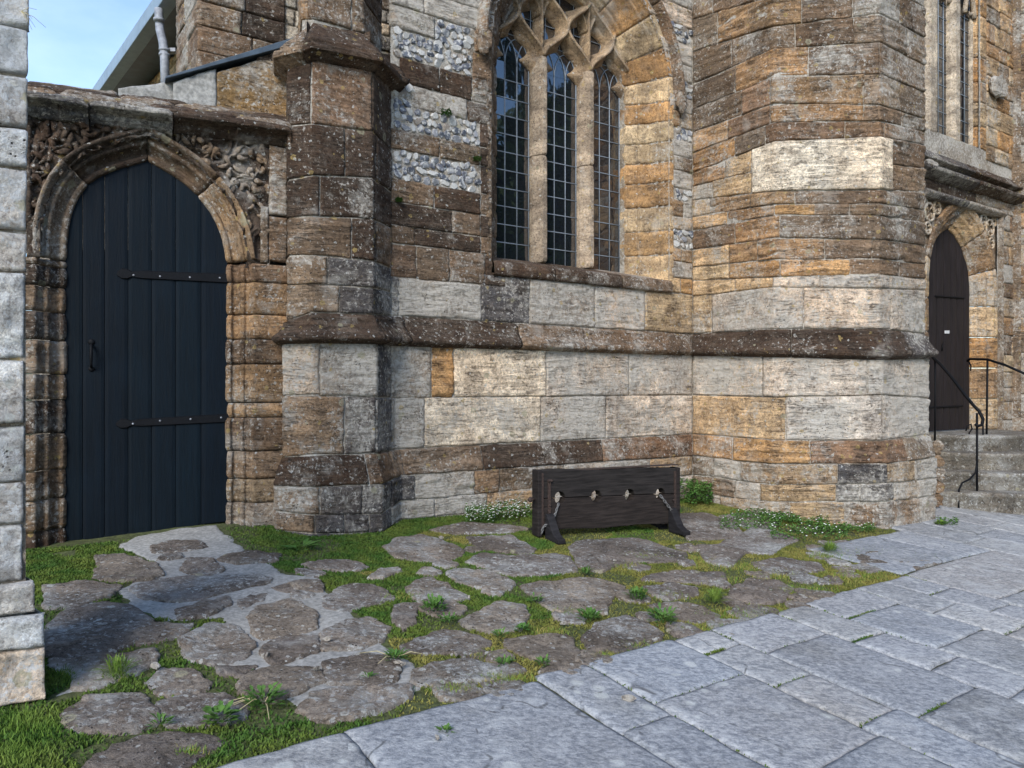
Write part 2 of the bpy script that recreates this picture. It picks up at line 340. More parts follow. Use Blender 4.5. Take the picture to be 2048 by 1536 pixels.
def rock(parent, fn, s0, s1, bot, top, color, cell=.0125, gap=.0045, proud=.005, amp=.007, strata=.0075, mat=None, name='stone', cull=None, rnd=.009, seed=None, zs=34, strat_scale=1.):
    """one stone: fn(s,z,o,v)->xyz; slightly wavy outline, rounded arrises, layered relief"""
    seed = seed if seed is not None else random.randrange(9999)
    mat = mat or M_ST
    hgt = float(np.mean(top(np.array([s0, s1])))-np.mean(bot(np.array([s0, s1]))))
    n = max(4, int((s1-s0)/cell)+1); m = max(4, int(hgt/cell)+1)
    uu = np.linspace(0, 1, n); vv = np.linspace(0, 1, m)
    e = .0008/max(.02, s1-s0)
    U, V = np.meshgrid(uu, vv, indexing='ij')
    S = s0+gap+(s1-s0-2*gap)*U
    zb, zt = bot(S)+gap, top(S)-gap
    wob = .008
    Z = zb+(zt-zb)*V
    q = np.stack([S*6, Z*6, np.zeros_like(S)+seed*.37], -1)
    eu = np.minimum(U, 1-U)*(s1-s0); ev = np.minimum(V, 1-V)*hgt
    S = S+fbm(q, 2, 3)*wob*np.exp(-(eu/.04)); Z = Z+fbm(q+50, 2, 5)*wob*np.exp(-(ev/.04))
    d = np.minimum(eu, ev)
    r = rnd*(1+.6*vn(q*.7+9, 2)); edge = 1-np.sqrt(np.clip(1-(1-np.clip(d/np.maximum(r, .004), 0, 1))**2, 0, 1))
    X0 = np.stack([S, Z, np.zeros_like(S)+seed*.13], -1)
    zs = zs*(.55+.6*((seed*.618) % 1)); tilt_ = ((seed*.37) % 1-.5)*.10
    lay = vn(X0*np.array([2.2*strat_scale, zs, 1])+(X0[..., :1]*tilt_*zs+fbm(X0*3.2, 3, 7)[..., None]*2.2)*np.array([0, 1., 0]), 4)
    lay2 = vn(X0*np.array([5, zs*2.2, 1]), 8)
    lay = .6*np.tanh(2.6*lay)+.4*lay; pr = proud*(1+.35*vn(np.array([seed*.7, .3, .1]), 1))
    o = pr*(1-edge*1.6)+amp*fbm(X0*4, 3, 9)+strata*(lay+.5*lay2)*(.6+.8*np.abs(vn(X0*3, 6)))+amp*.45*vn(X0*26, 12)
    P = np.stack(fn(S, Z, o, V), -1)
    # skirt
    sk = lambda a, b: None
    Pp = np.pad(P, ((1, 1), (1, 1), (0, 0)), mode='edge')
    Sp, Zp, Vp = np.pad(S, 1, mode='edge'), np.pad(Z, 1, mode='edge'), np.pad(V, 1, mode='edge')
    back = np.stack(fn(Sp, Zp, np.full_like(Sp, -.03), Vp), -1)
    msk = np.zeros(Sp.shape, bool); msk[0] = msk[-1] = True; msk[:, 0] = msk[:, -1] = True
    Pp[msk] = back[msk]
    c = None
    if cull is not None: c = cull(Sp, Zp)
    return surf(name, Pp, parent, mat, color, c)
def chainfn(o0, o1=None):
    o1 = o0 if o1 is None else o1
    def f(s, z, o, v):
        x, y = cpos(s, o+o0+(o1-o0)*v); return x, y, z
    return f
def core(parent, s0, s1, bot, top, o0, o1=None, cull=None, cell=.03, name='mortar', mat=None):
    f = chainfn(o0, o1); n = max(2, int((s1-s0)/cell)+2)
    ss = np.unique(np.concatenate([np.linspace(s0, s1, n), SL[(SL > s0) & (SL < s1)]])); hgt = float(np.mean(top(ss)-bot(ss))); m = max(2, int(hgt/cell)+2)
    S, V = np.meshgrid(ss, np.linspace(0, 1, m), indexing='ij'); Z = bot(S)+(top(S)-bot(S))*V
    o = .005*fbm(np.stack([S*9, Z*9, S*0], -1), 3, 31)-.004
    P = np.stack(f(S, Z, o, V), -1)
    return surf(name, P, parent, mat or M_MO, (.30, .265, .215, .7), cull(S, Z) if cull else None)

TUR1 = empty('stair_turret', (-1.2, 5.5, 0), 'narrow dark brown half-octagonal turret beside the navy arched door', 'turret')
WALL = empty('church_wall', (.5, 7, 0), 'long church wall of mixed stone and flint holding the traceried window', 'wall')
TUR2 = empty('stair_turret', (3.0, 7.3, 0), 'broad golden brown angled turret with one white block, right of the traceried window', 'turret')
def owner(px): return TUR1 if px < 783 else (WALL if px < 1385 else TUR2)
def par_is_t2(x): return not isinstance(x, tuple) and x >= 1385
def course(bot, top, xs, cols, o0=0., o1=None, parent=None, cull=None, bases=None, **k):
    """xs: pixel columns of the upright joints, cols: one palette letter per stone"""
    ob = (o0+(o1 if o1 is not None else o0))/2
    ss = [x[0] if isinstance(x, tuple) else (SL[8]+.012 if x in (1850, 1862) else cs(x, ob)) for x in xs]
    for i, c in enumerate(cols):
        if c == '.' or ss[i] is None or ss[i+1] is None: continue
        kk = dict(k)
        if c in 'PWYUT': kk.setdefault('strata', .0045); kk.setdefault('amp', .009)
        if c in 'KN': kk.setdefault('strata', .004)
        if c in 'GOR': kk.setdefault('strata', .014); kk.setdefault('amp', .010)
        if par_is_t2(xs[i]) and c in 'BDS': kk.setdefault('strata', .011)
        par = parent or owner((xs[i]+xs[i+1])/2 if not isinstance(xs[i], tuple) else 1)
        rock(par, chainfn(o0, o1), ss[i], ss[i+1], bot, top, pal(c), cull=cull, **kk)

S4, S5 = SL[4], SL[5]
# window opening on the main wall: s measured from the left corner node 4 minus its own start
def sM(Y): return S4+(Y-ND[4][1])/dM[1]
WC = sM(6.083)+1.828; WW = 1.12; WR = 1.22; WZS = CZ+3.02; WZ0 = CZ+1.0
def inwin(s, z, grow=0.):
    w_, r_ = WW+grow, WR+grow; cr_, cl_ = WC+WW-WR, WC-WW+WR
    a = (z < WZS) & (np.abs(s-WC) < w_) & (z > WZ0-.0)
    b = (z >= WZS) & (np.hypot(s-cr_, z-WZS) < r_) & (np.hypot(s-cl_, z-WZS) < r_)
    return a | b
cullw = lambda s, z: inwin(s, z, -.015)

# ---- left turret, upper part
T = lambda a, b, c, d: zline({1: a, 2: b, 3: c, 4: d})
t0, t1, t2, t3, t4, t5, t6 = T(137, 120, 141, 178), T(253, 247, 262, 300), T(360, 351, 356, 384), T(435, 432, 438, 455), T(512, 510, 522, 536), T(570, 568, 575, 584), T(640, 625, 628, 632)
sA = SL[0]
def tcourse(b, t, xs, cols, **k):
    course(b, t, [(SL[0],)]+[x for x in xs], cols, parent=TUR1, **k)
tcourse(t1, t0, [622, 745, 783], 'KRK', strata=.004)
tcourse(t2, t1, [690, 752, 783], 'KKK', strata=.003)
tcourse(t3, t2, [640, 748, 783], 'KKK', strata=.004)
tcourse(t4, t3, [704, 752, 783], 'BKB', strata=.005)
tcourse(t5, t4, [655, 783], 'DN'); tcourse(t6, t5, [680, 783], 'DN')
core(TUR1, SL[0], S4, t6, t0, -.006)
# upper shaft above the cornice
ush = lambda y: (lambda s: np.full(np.shape(s), zat(3, y)))
for a, b, c in ((60, -10, 'OBB'), (-10, -90, 'BBK'), (-90, -180, 'BKB')):
    ss = [SL[0], (SL[1]+SL[2])/2+.02, SL[3]-.1, S4]
    for i in range(3): rock(TUR1, chainfn(-.09), ss[i], ss[i+1], ush(a), ush(b), pal(c[i]))
core(TUR1, SL[0], S4, ush(80), ush(-190), -.097)

def profile_sweep(parent, s0, s1, zl, prof, color, name='moulding_stone', seed=0, amp=.004, gap=.004, cell=.03, mat=None):
    """prof: list of (offset, dz) from the bottom to the top"""
    pr = np.array(prof, float); L_ = np.concatenate([[0], np.cumsum(np.linalg.norm(np.diff(pr, axis=0), axis=1))]); m = max(len(pr), int(L_[-1]/.014))
    tt = np.unique(np.concatenate([np.linspace(0, L_[-1], m), L_])); po, pz = np.interp(tt, L_, pr[:, 0]), np.interp(tt, L_, pr[:, 1])
    ss = np.unique(np.concatenate([np.linspace(s0+gap, s1-gap, max(3, int((s1-s0)/cell))), SL[(SL > s0+gap) & (SL < s1-gap)]]))
    S, _ = np.meshgrid(ss, tt, indexing='ij'); O = np.broadcast_to(po, S.shape); DZ = np.broadcast_to(pz, S.shape)
    q = np.stack([S*8, DZ*30, O*30+seed], -1); ed = np.minimum(S-s0, s1-S); nz = amp*fbm(q, 3, seed)+.004*vn(q*3, seed+3)-.008*np.exp(-ed/.012)
    x, y = cpos(S, O+nz); Z = zl(S)+DZ+nz*.6
    P = np.stack([x, y, Z], -1)
    # close the ends
    x0, y0 = cpos(S[:1], np.full_like(S[:1], -.03)); x1, y1 = cpos(S[-1:], np.full_like(S[-1:], -.03))
    P = np.concatenate([np.stack([x0, y0, Z[:1]], -1), P, np.stack([x1, y1, Z[-1:]], -1)], 0)
    return surf(name, P, parent, mat or M_ST, color)
# turret cornice
zc0 = T(137, 120, 141, 178)
prof = [(-.02, -.015), (.02, .0), (.055, .02), (.075, .035), (.095, .04), (.10, .055), (.10, .075), (.09, .085), (.055, .10), (.05, .105), (.052, .13), (.045, .14), (-.03, .23), (-.09, .30), (-.10, .31)]
for a, b, c in ((SL[0], SL[2]-.05, 'D'), (SL[2]-.05, SL[3]+.02, 'K'), (SL[3]+.02, S4+.08, 'K')): profile_sweep(TUR1, a, b, zc0, prof, pal(c), seed=random.randrange(99))

# ---- string course round everything
stT = zline({0: 640, 1: 640, 2: 625, 3: 629, 4: 631, 5: 668, 6: 658, 7: 657, 8: 668, 9: 676})
stB = zline({0: 690, 1: 690, 2: 688, 3: 690, 4: 694, 5: 713, 6: 716, 7: 722, 8: 718, 9: 716}, .10)
def string_sweep(parent, x0, x1, color, seed):
    s0 = SL[0] if x0 is None else cs(x0, .05); s1 = SL[9] if x1 is None else cs(x1, .05)
    ss = np.unique(np.concatenate([np.linspace(s0+.004, s1-.004, max(3, int((s1-s0)/.03))), SL[(SL > s0) & (SL < s1)]]))
    v = np.array([0, .03, .06, .09, .13, .18, .24, .30, .36, .45, .55, .65, .75, .83, .88, .90, .94, 1.]); o = np.array([-.02, .045, .060, .078, .096, .106, .110, .107, .096, .076, .056, .042, .033, .030, .032, .012, .004, -.01])
    S, V = np.meshgrid(ss, v, indexing='ij'); O = np.broadcast_to(o, S.shape); b, t = stB(S), stT(S); Z = b+(t-b)*V
    Z = Z+np.where(V < .1, .004, 0)
    ed = np.minimum(S-s0, s1-S); q = np.stack([S*7, V*5, S*0+seed], -1); nz = .005*fbm(q, 3, seed)+.003*vn(q*np.array([2, 9, 1]), seed)-.010*np.exp(-ed/.010)
    x, y = cpos(S, O+nz); P = np.stack([x, y, Z], -1)
    x0_, y0_ = cpos(S[:1], np.full_like(S[:1], -.03)); x1_, y1_ = cpos(S[-1:], np.full_like(S[-1:], -.03))
    P = np.concatenate([np.stack([x0_, y0_, Z[:1]], -1), P, np.stack([x1_, y1_, Z[-1:]], -1)], 0)
    surf('moulding_stone', P, parent, M_ST, color)
xs = [None, 762, 815, 1040, 1170, 1385, 1582, 1815, None]; cc = 'KKKBBKKN'
for i, c in enumerate(cc):
    mid = {0: 600, 1: 770}.get(i, 900 if i < 5 else 1500)
    string_sweep(TUR1 if i < 2 else (WALL if i < 5 else TUR2), xs[i], xs[i+1], pal(c, .1), i*7)
core(TUR1, SL[0], S4, stB, stT, -.006); core(WALL, S4, S5, stB, stT, -.006); core(TUR2, S5, SL[9], stB, stT, -.006)

# ---- between string course and plinth
OM, OB = .030, .088
m0 = zline({1: 686, 2: 684, 3: 686, 4: 690, 5: 708, 6: 712, 7: 718, 8: 716, 9: 714}, OM)
m1 = zline({1: 792, 2: 790, 3: 794, 4: 796, 5: 790, 6: 794, 7: 790, 8: 797, 9: 797}, OM)
m2 = zline({1: 914, 2: 911, 3: 906, 4: 899, 5: 868, 6: 880, 7: 881, 8: 870, 9: 866}, OM)
b0 = zline({1: 972, 2: 974, 3: 968, 4: 952, 5: 912, 6: 928, 7: 928, 8: 915, 9: 912}, OB)
b1 = zline({1: 1022, 2: 1030, 3: 1028, 4: 1002, 5: 950, 6: 970, 7: 968, 8: 955, 9: 950}, OB)
b2 = zline({1: 1060, 2: 1068, 3: 1066, 4: 1040, 5: 985, 6: 1005, 7: 1003, 8: 992, 9: 985}, OB)
b3 = zline({1: 1130, 2: 1145, 3: 1140, 4: 1110, 5: 1045, 6: 1095, 7: 1110, 8: 1095, 9: 1070}, OB)
tcourse(m1, m0, [640, 757, 783], 'PYN', o0=OM); tcourse(m2, m1, [690, 752, 783], 'DNN', o0=OM)
m1g = lambda s: m1(s)-.0
course(m1, m0, [783, 864, 908, 1093, 1258, 1385], 'YGWPP', o0=OM, parent=WALL)
course(m2, m1, [783, 850, 1082, 1212, 1385], 'YWPP', o0=OM, parent=WALL)
course(m1, m0, [1385, 1525, 1735, 1850], 'PPP', o0=OM, parent=TUR2); course(m2, m1, [1385, 1572, 1765, 1850], 'SPP', o0=OM, parent=TUR2, strata=.007)
# plinth: weathered sloping course, then the base
tcourse(b0, m2, [735, 783], 'KB', o0=OB, o1=OM, strata=.006, proud=.010)
course(b0, m2, [783, 805, 965, 1205, 1385], 'BBKR', o0=OB, o1=OM, parent=WALL, proud=.010)
course(b0, m2, [1385, 1465, 1620, 1810, 1850], 'OGRD', o0=OB, o1=OM, parent=TUR2, proud=.010)
tcourse(b1, b0, [640, 725, 783], 'DNN', o0=OB); tcourse(b2, b1, [630, 690, 740, 783], 'DNNN', o0=OB)
tcourse(b3, b2, [660, 783], 'NN', o0=OB)
course(b1, b0, [783, 830, 950, 1000, 1130, 1300, 1385], 'NYDDYT', o0=OB, parent=WALL, strata=.010)
course(b2, b1, [783, 870, 975, 1110, 1260, 1385], 'YYTYP', o0=OB, parent=WALL, strata=.008); course(b3, b2, [783, 930, 1120, 1385], 'YTY', o0=OB, parent=WALL)
course(b1, b0, [1385, 1428, 1480, 1675, 1775, 1830, 1862], 'DPTNTY', o0=OB, parent=TUR2, strata=.012)
course(b2, b1, [1385, 1470, 1520, 1672, 1720, 1788, 1835, 1862], 'DPSNNTY', o0=OB, parent=TUR2, strata=.011)
course(b3, b2, [1385, 1440, 1580, 1690, 1790, 1840, 1862], 'YTSDDY', o0=OB, parent=TUR2, strata=.010)
for par, a, b in ((TUR1, SL[0], S4), (WALL, S4, S5), (TUR2, S5, SL[9])):
    core(par, a, b, m2, m0, OM-.006); core(par, a, b, b0, m2, OB-.006, OM-.006); core(par, a, b, b3, b0, OB-.006)
sx = cs(1850, OM)
for bb, tt, o0, o1, c in ((m1, m0, OM, OM, 'P'), (m2, m1, OM, OM, 'Y'), (b0, m2, OB, OM, 'D'), (b1, b0, OB, OB, 'Y'), (b2, b1, OB, OB, 'D'), (b3, b2, OB, OB, 'Y')):
    rock(TUR2, chainfn(o0, o1), SL[8]+.012, SL[9], bb, tt, pal(c))

# ---- right turret, upper part
Fb = [zline({5: a, 6: b, 7: c, 8: d, 9: d+14}) for a, b, c, d in ((-88, -135, -165, -95), (-30, -68, -88, -40), (38, -8, -30, 15), (103, 52, 27, 75), (169, 98, 84, 132), (219, 153, 148, 185), (265, 207, 210, 238), (346, 283, 273, 290), (400, 382, 379, 385), (462, 430, 431, 447), (500, 476, 479, 492), (561, 554, 549, 558), (593, 574, 577, 580), (668, 658, 657, 668))]
rows = [([1385, 1470, 1620, 1740, 1850], 'BOBD'), ([1385, 1440, 1560, 1700, 1850], 'YOBD'), ([1385, 1425, 1510, 1630, 1712, 1800, 1850], 'DBORDB'), ([1385, 1435, 1603, 1706, 1800, 1850], 'DOBDB'),
        ([1385, 1463, 1590, 1708, 1815, 1850], 'BDBDD'), ([1385, 1470, 1617, 1760, 1850], 'BOBD'), ([1385, 1483, 1540, 1728, 1800, 1850], 'BRODD'),
        ([1385, 1458, 1500, 1787, 1825, 1850], 'OOWRB'), ([1385, 1425, 1500, 1592, 1700, 1785, 1850], 'TSOBDB'), ([1385, 1455, 1630, 1745, 1850], 'SGRD'),
        ([1385, 1470, 1560, 1850], 'BOB'), ([1385, 1458, 1515, 1700, 1800, 1850], 'SGGBB'), ([1385, 1470, 1545, 1640, 1780, 1850], 'SSPPP'), ([1385, 1424, 1607, 1782, 1850], 'SPPP')]
# rows with sub courses on the first facet
for i, (xs_, c_) in enumerate(rows[1:], 1):
    bt, tp = Fb[i], Fb[i-1]
    if i == 7:   # the tall white block wraps both arrises; smaller stones beside it
        rock(TUR2, chainfn(.012), cs(1503), cs(1785), Fb[8], Fb[7-0] if False else Fb[7], pal('W'), amp=.006, strata=.003, rnd=.03)
    if i == 7: pass
    if i == 8:
        mid = lambda s: (Fb[8](s)+Fb[7](s))/2
        course(mid, Fb[7], [1385, 1450, 1503], 'OS', parent=TUR2); course(Fb[8], mid, [1385, 1425, 1503], 'TS', parent=TUR2)
        course(mid, Fb[7], [1785, 1820, 1850], 'BB', parent=TUR2); course(Fb[8], mid, [1785, 1850], 'D', parent=TUR2)
        continue
    if i == 7:
        mid = lambda s: (Fb[7](s)+Fb[6](s))*.5
        course(mid, Fb[6], [1385, 1455, 1540, 1728, 1805, 1850], 'OROBD', parent=TUR2); course(Fb[7], mid, [1385, 1470, 1530, 1690, 1770, 1850], 'GBRBB', parent=TUR2); continue
    if i in (9, 11):
        mid = lambda s, i=i: Fb[i](s)*.55+Fb[i-1](s)*.45
        course(mid, Fb[i-1], [1385, 1420, 1500, 1590, 1775, 1850] if i == 9 else [1385, 1458, 1515, 1650, 1745, 1850], 'TOOBD' if i == 9 else 'SOOBB', parent=TUR2)
        course(Fb[i], mid, [1385, 1455, 1548, 1630, 1700, 1850] if i == 9 else [1385, 1458, 1560, 1700, 1800, 1850], 'SOGBD' if i == 9 else 'SGGBB', parent=TUR2); continue
    course(bt, tp, xs_, c_, parent=TUR2)
core(TUR2, S5, SL[9], Fb[13], Fb[0], -.006)
for i in range(1, 14): rock(TUR2, chainfn(0), SL[8]+.012, SL[9], Fb[i], Fb[i-1], pal('D'), cell=.03)

# ---- main wall, upper part, left of the window, then right of it
yb = [-150, -95, -40, 6, 52, 108, 160, 205, 255, 296, 355, 402, 449, 485, 553, 631]
ML = [mline(y) for y in yb]; ML[-1] = stT
FL = []   # flint fields: (s0,s1,bottom,top)
def mrow(i, xs_, cols, px0=783):
    ss = [S4 if x == 783 else (WC-WW if x == 'w' else cs(x)) for x in xs_]
    for k_, c in enumerate(cols):
        if c == 'f': FL.append((ss[k_], ss[k_+1], ML[i], ML[i-1])); continue
        rock(WALL, chainfn(0), ss[k_], ss[k_+1], ML[i], ML[i-1], pal(c), cull=cullw)
mrow(1, [783, 860, 960, 1100], 'YPY'); mrow(2, [783, 900, 1040], 'fY'); mrow(3, [783, 850, 960, 1010], 'YPD'); mrow(4, [783, 870, 950, 'w'], 'YfD')
mrow(5, [783, 945, 'w'], 'fB'); mrow(6, [783, 800, 880, 945, 'w'], 'fKKB'); mrow(7, [783, 822, 935, 'w'], 'fYK'); mrow(8, [783, 960, 'w'], 'fK')
mrow(9, [783, 880, 962, 'w'], 'BDK'); mrow(10, [783, 962, 'w'], 'fK'); mrow(11, [783, 870, 962, 'w'], 'BKB'); mrow(12, [783, 905, 962, 'w'], 'KBK')
mrow(13, [783, 830, 962, 'w'], 'BKB'); mrow(14, [783, 835, 900, 970, 1010], 'RBBK')
z14 = ML[14]
def under(s): return np.where(s < cs(990), z14(s), WZ0-.004)
for a, b, c in ((783, 800, 'N'), (800, 963, 'Y'), (963, 1060, 'N'), (1060, 1190, 'Y'), (1190, 1290, 'P'), (1290, 1385, 'S')):
    rock(WALL, chainfn(0), S4 if a == 783 else cs(a), S5 if b == 1385 else cs(b), stT, (lambda s: np.minimum(z14(s), 99)) if b <= 963 else (lambda s: np.full(np.shape(s), WZ0-.006)), pal(c))
# right of the window
sr = WC+WW; yy = [1.0, 1.16, 1.33, 1.47, 1.66, 1.80, 1.97, 2.10, 2.28, 2.43, 2.60, 2.73, 2.90, 3.06, 3.22, 3.40, 3.62, 3.80, 4.0, 4.3, 4.6]
seq = ['SG', 'Y', 'OT', 'f', 'T', 'OY', 'f', 'P', 'TD', 'Y', 'f', 'OT', 'P', 'f', 'Y', 'P', 'f', 'PY', 'Y', 'P']
for i, c in enumerate(seq):
    bb = (lambda s, z=CZ+yy[i]: np.full(np.shape(s), z)); tt = (lambda s, z=CZ+yy[i+1]: np.full(np.shape(s), z))
    s_0 = sr-(.0 if yy[i+1] < 3.05 else 1.3)
    if c == 'f': FL.append((max(s_0, sr-.6), S5, bb, tt)); continue
    n = len(c); cut = [s_0]+[sr+(S5-sr)*(j/n+random.uniform(-.08, .08)) for j in range(1, n)]+[S5]
    if s_0 < sr-.5: cut = [s_0, s_0+.45, s_0+.95, S5]; c = (c*3)[:3]
    for j in range(len(cut)-1): rock(WALL, chainfn(0), cut[j], cut[j+1], bb, tt, pal(c[j]), cull=cullw)
core(WALL, S4, S5, stT, lambda s: np.full(np.shape(s), CZ+5.6), -.006, cull=cullw)
# flints: knapped nodules bedded in mortar, a few shapes shared
def blob(seed, n=10, m=7):
    th = np.linspace(0, 2*np.pi, n, endpoint=False); V = [(0, 0, 1)]
    for j in range(1, m-1):
        ph = np.pi*j/(m-1)
        for t_ in th: V.append((np.sin(ph)*np.cos(t_), np.sin(ph)*np.sin(t_), np.cos(ph)))
    V.append((0, 0, -1)); V = np.array(V); V *= (1+.55*fbm(V*1.7+seed*9, 2, seed))[:, None]; V[:, 1] = np.clip(V[:, 1], -.35, .35)
    F = [[0, 1+i, 1+(i+1) % n] for i in range(n)]
    for j in range(m-3):
        for i in range(n): a = 1+j*n; F.append([a+i, a+n+i, a+n+(i+1) % n, a+(i+1) % n])
    a = 1+(m-3)*n; F += [[a+i, len(V)-1, a+(i+1) % n] for i in range(n)]
    me = bpy.data.meshes.new('flint_shape'); me.from_pydata(V.tolist(), [], F); return me
FM = [blob(k) for k in range(8)]
for me in FM: me.materials.append(M_FT)
FPOS = []
nfl = 0
for (s0, s1, bb, tt) in FL:
    z0, z1 = float(bb(np.array([s0]))[0]), float(tt(np.array([s0]))[0]); hh = z1-z0; rowsn = max(1, int(round(hh/.060)))
    for r_ in range(rowsn):
        s = s0+random.uniform(0, .03); zc = z0+(r_+.5)*hh/rowsn
        while s < s1-.02:
            wd = random.uniform(.035, .10); 
            s_c = s+wd/2; s += wd+.006
            if s_c > s1-.015 or inwin(np.array(s_c), np.array(zc), .04): continue
            FPOS.append((s_c, zc+random.uniform(-.014, .014), wd*random.uniform(.75, 1.1), hh/rowsn*random.uniform(.7, 1.25)))
# keep the largest 290 as separate flints
FPOS = [f for f in FPOS if f[1] < CZ+4.15]
for k_, (s_c, zc, wd, hh) in enumerate(FPOS[:290]):
    x, y = cpos(s_c, -.009); ob = bpy.data.objects.new('flint', random.choice(FM)); COL.objects.link(ob); ob.parent = WALL
    ob.location = Vector((float(x), float(y), zc))-WALL.location; ob.scale = (wd*.55, .028+random.random()*.014, hh*.50); ob.rotation_euler = (random.uniform(-.3, .3), random.uniform(-.7, .7), A+random.uniform(-.25, .25))
    c = random.choice([(.06, .065, .08), (.10, .11, .13), (.14, .145, .17), (.24, .24, .25), (.40, .385, .35), (.52, .50, .46), (.46, .44, .40), (.24, .20, .16)]); ob.color = (*c, 1)
print('flints', len(FPOS))

# ------------------------------------------------------------------ the traceried window (recessed in the main wall)
def mp3(s, z, d):   # point on the main wall: s along, z up, d metres behind the face
    p = ND[4]+dM*(s-S4)-nM*d; return (p[0], p[1], z)
WIN = empty('window', mp3(WC, WZ0, .4), parent=WALL)
def archpath(w_, r_, z0, n=26, right_only=False):
    """(s,z) from the left foot over the top to the right foot"""
    cr_, cl_ = WC+w_-r_, WC-w_+r_
    zt = math.sqrt(r_*r_-(WC-cr_)**2); aT = math.atan2(zt, WC-cr_)
    R = [(cr_+r_*math.cos(t), WZS+r_*math.sin(t)) for t in np.linspace(0, aT, n)]
    Lp = [(2*WC-s, z) for s, z in R]
    dL = np.array(Lp[-1])-np.array(Lp[-2]); ext = [tuple(np.array(Lp[-1])+dL/np.hypot(*dL)*q) for q in (.1, .25, .45)]; Lp = Lp+ext; R = R+[(2*WC-s, z) for s, z in ext]
    ll = [(WC-w_, z) for z in np.linspace(z0, WZS, 24)[:-1]]; rl = [(WC+w_, z) for z in np.linspace(z0, WZS, 24)[:-1]]
    return ll+Lp, rl+R
def sweep_sd(parent, path, prof, fn, color, name, outsign, l0=0., l1=1., amp=.004, seed=0, mat=None, cell=.02, strata=.0, clamp=None):
    """path of (s,z); prof of (r outwards, d depth); fn(s,z,d)->xyz"""
    p = np.array(path, float); Ls = np.concatenate([[0], np.cumsum(np.linalg.norm(np.diff(p, axis=0), axis=1))])
    a, b = l0*Ls[-1]+.003, l1*Ls[-1]-.003; n = max(3, int((b-a)/cell)); q = np.linspace(a, b, n)
    ps, pz = np.interp(q, Ls, p[:, 0]), np.interp(q, Ls, p[:, 1]); e = .02
    ts = np.interp(q+e, Ls, p[:, 0])-np.interp(q-e, Ls, p[:, 0]); tz = np.interp(q+e, Ls, p[:, 1])-np.interp(q-e, Ls, p[:, 1]); ln = np.hypot(ts, tz); ts, tz = ts/ln, tz/ln
    nr = np.stack([-tz, ts], 1)*outsign
    pr = np.array(prof, float); Lp_ = np.concatenate([[0], np.cumsum(np.linalg.norm(np.diff(pr, axis=0), axis=1))]); tt = np.unique(np.concatenate([np.linspace(0, Lp_[-1], max(4, int(Lp_[-1]/.015))), Lp_]))
    R, D = np.interp(tt, Lp_, pr[:, 0]), np.interp(tt, Lp_, pr[:, 1])
    S = ps[:, None]+nr[:, 0:1]*R[None]; Z = pz[:, None]+nr[:, 1:2]*R[None]; DD = np.broadcast_to(D[None], S.shape)
    X0 = np.stack([S*9, Z*9, DD*9+seed], -1); ed = np.minimum(q-a, b-q)[:, None]
    nz = amp*fbm(X0, 3, seed)+strata*vn(np.stack([S*2, Z*34, DD*3+seed], -1), seed)-.010*np.exp(-ed/.010)
    SS = S+nr[:, 0:1]*nz*-.7
    if clamp is not None:
        SS = np.minimum(SS, clamp-.002) if outsign > 0 else np.maximum(SS, clamp+.002)
    SS = np.concatenate([SS[:1], SS, SS[-1:]]); ZZ = np.concatenate([Z[:1], Z, Z[-1:]]); DQ = DD-nz; DQ = np.concatenate([DQ[:1]+.05, DQ, DQ[-1:]+.05])
    x, y, z = fn(SS, ZZ, DQ)
    return surf(name, np.stack([x, y, z], -1), parent, mat or M_SM, color, flip=(outsign < 0))
def mfn(s, z, d):
    bx = ND[4][0]+dM[0]*(s-S4)-nM[0]*d; by = ND[4][1]+dM[1]*(s-S4)-nM[1]*d; return bx, by, z
# splayed and moulded jambs, cut into blocks
GI = -.31
jp = [(-.31, .47), (-.31, .36), (-.30, .345), (-.285, .345), (-.275, .335), (-.25, .315), (-.238, .29), (-.222, .275), (-.212, .278), (-.205, .262), (-.20, .245), (-.185, .235), (-.165, .225), (-.14, .205), (-.118, .175), (-.10, .135), (-.092, .115), (-.088, .095), (-.075, .085), (-.066, .088), (-.058, .07), (-.05, .045), (-.035, .03), (-.02, .0), (.02, -.006), (.045, .03)]
Lp, Rp = archpath(WW, WR, WZ0+.10)
cutsR = [0, .07, .13, .19, .25, .30, .35, .40, .45, .51, .58, .66, .75, .87, 1.0]
for side, path, sg, cols in ((0, Lp, 1, 'DDBDBDBDDBBDBD'), (1, Rp, -1, 'SGSGGSSGSGSGSS')):
    for i in range(len(cutsR)-1): sweep_sd(WIN, path, jp, mfn, (*[c*1.0 for c in pal(cols[i])[:3]], .12 if side else .3), 'jamb_stone', sg, cutsR[i], cutsR[i+1], amp=.004, seed=i+side*40, mat=(M_SM if side else M_ST), strata=(.0008 if side else .003), clamp=WC)
for path, sg in ((Lp, 1), (Rp, -1)): sweep_sd(WIN, path, [(r, d+.022) for r, d in jp], mfn, (.30, .265, .215, .5), 'mortar', sg, 0, 1, mat=M_MO, amp=.001)
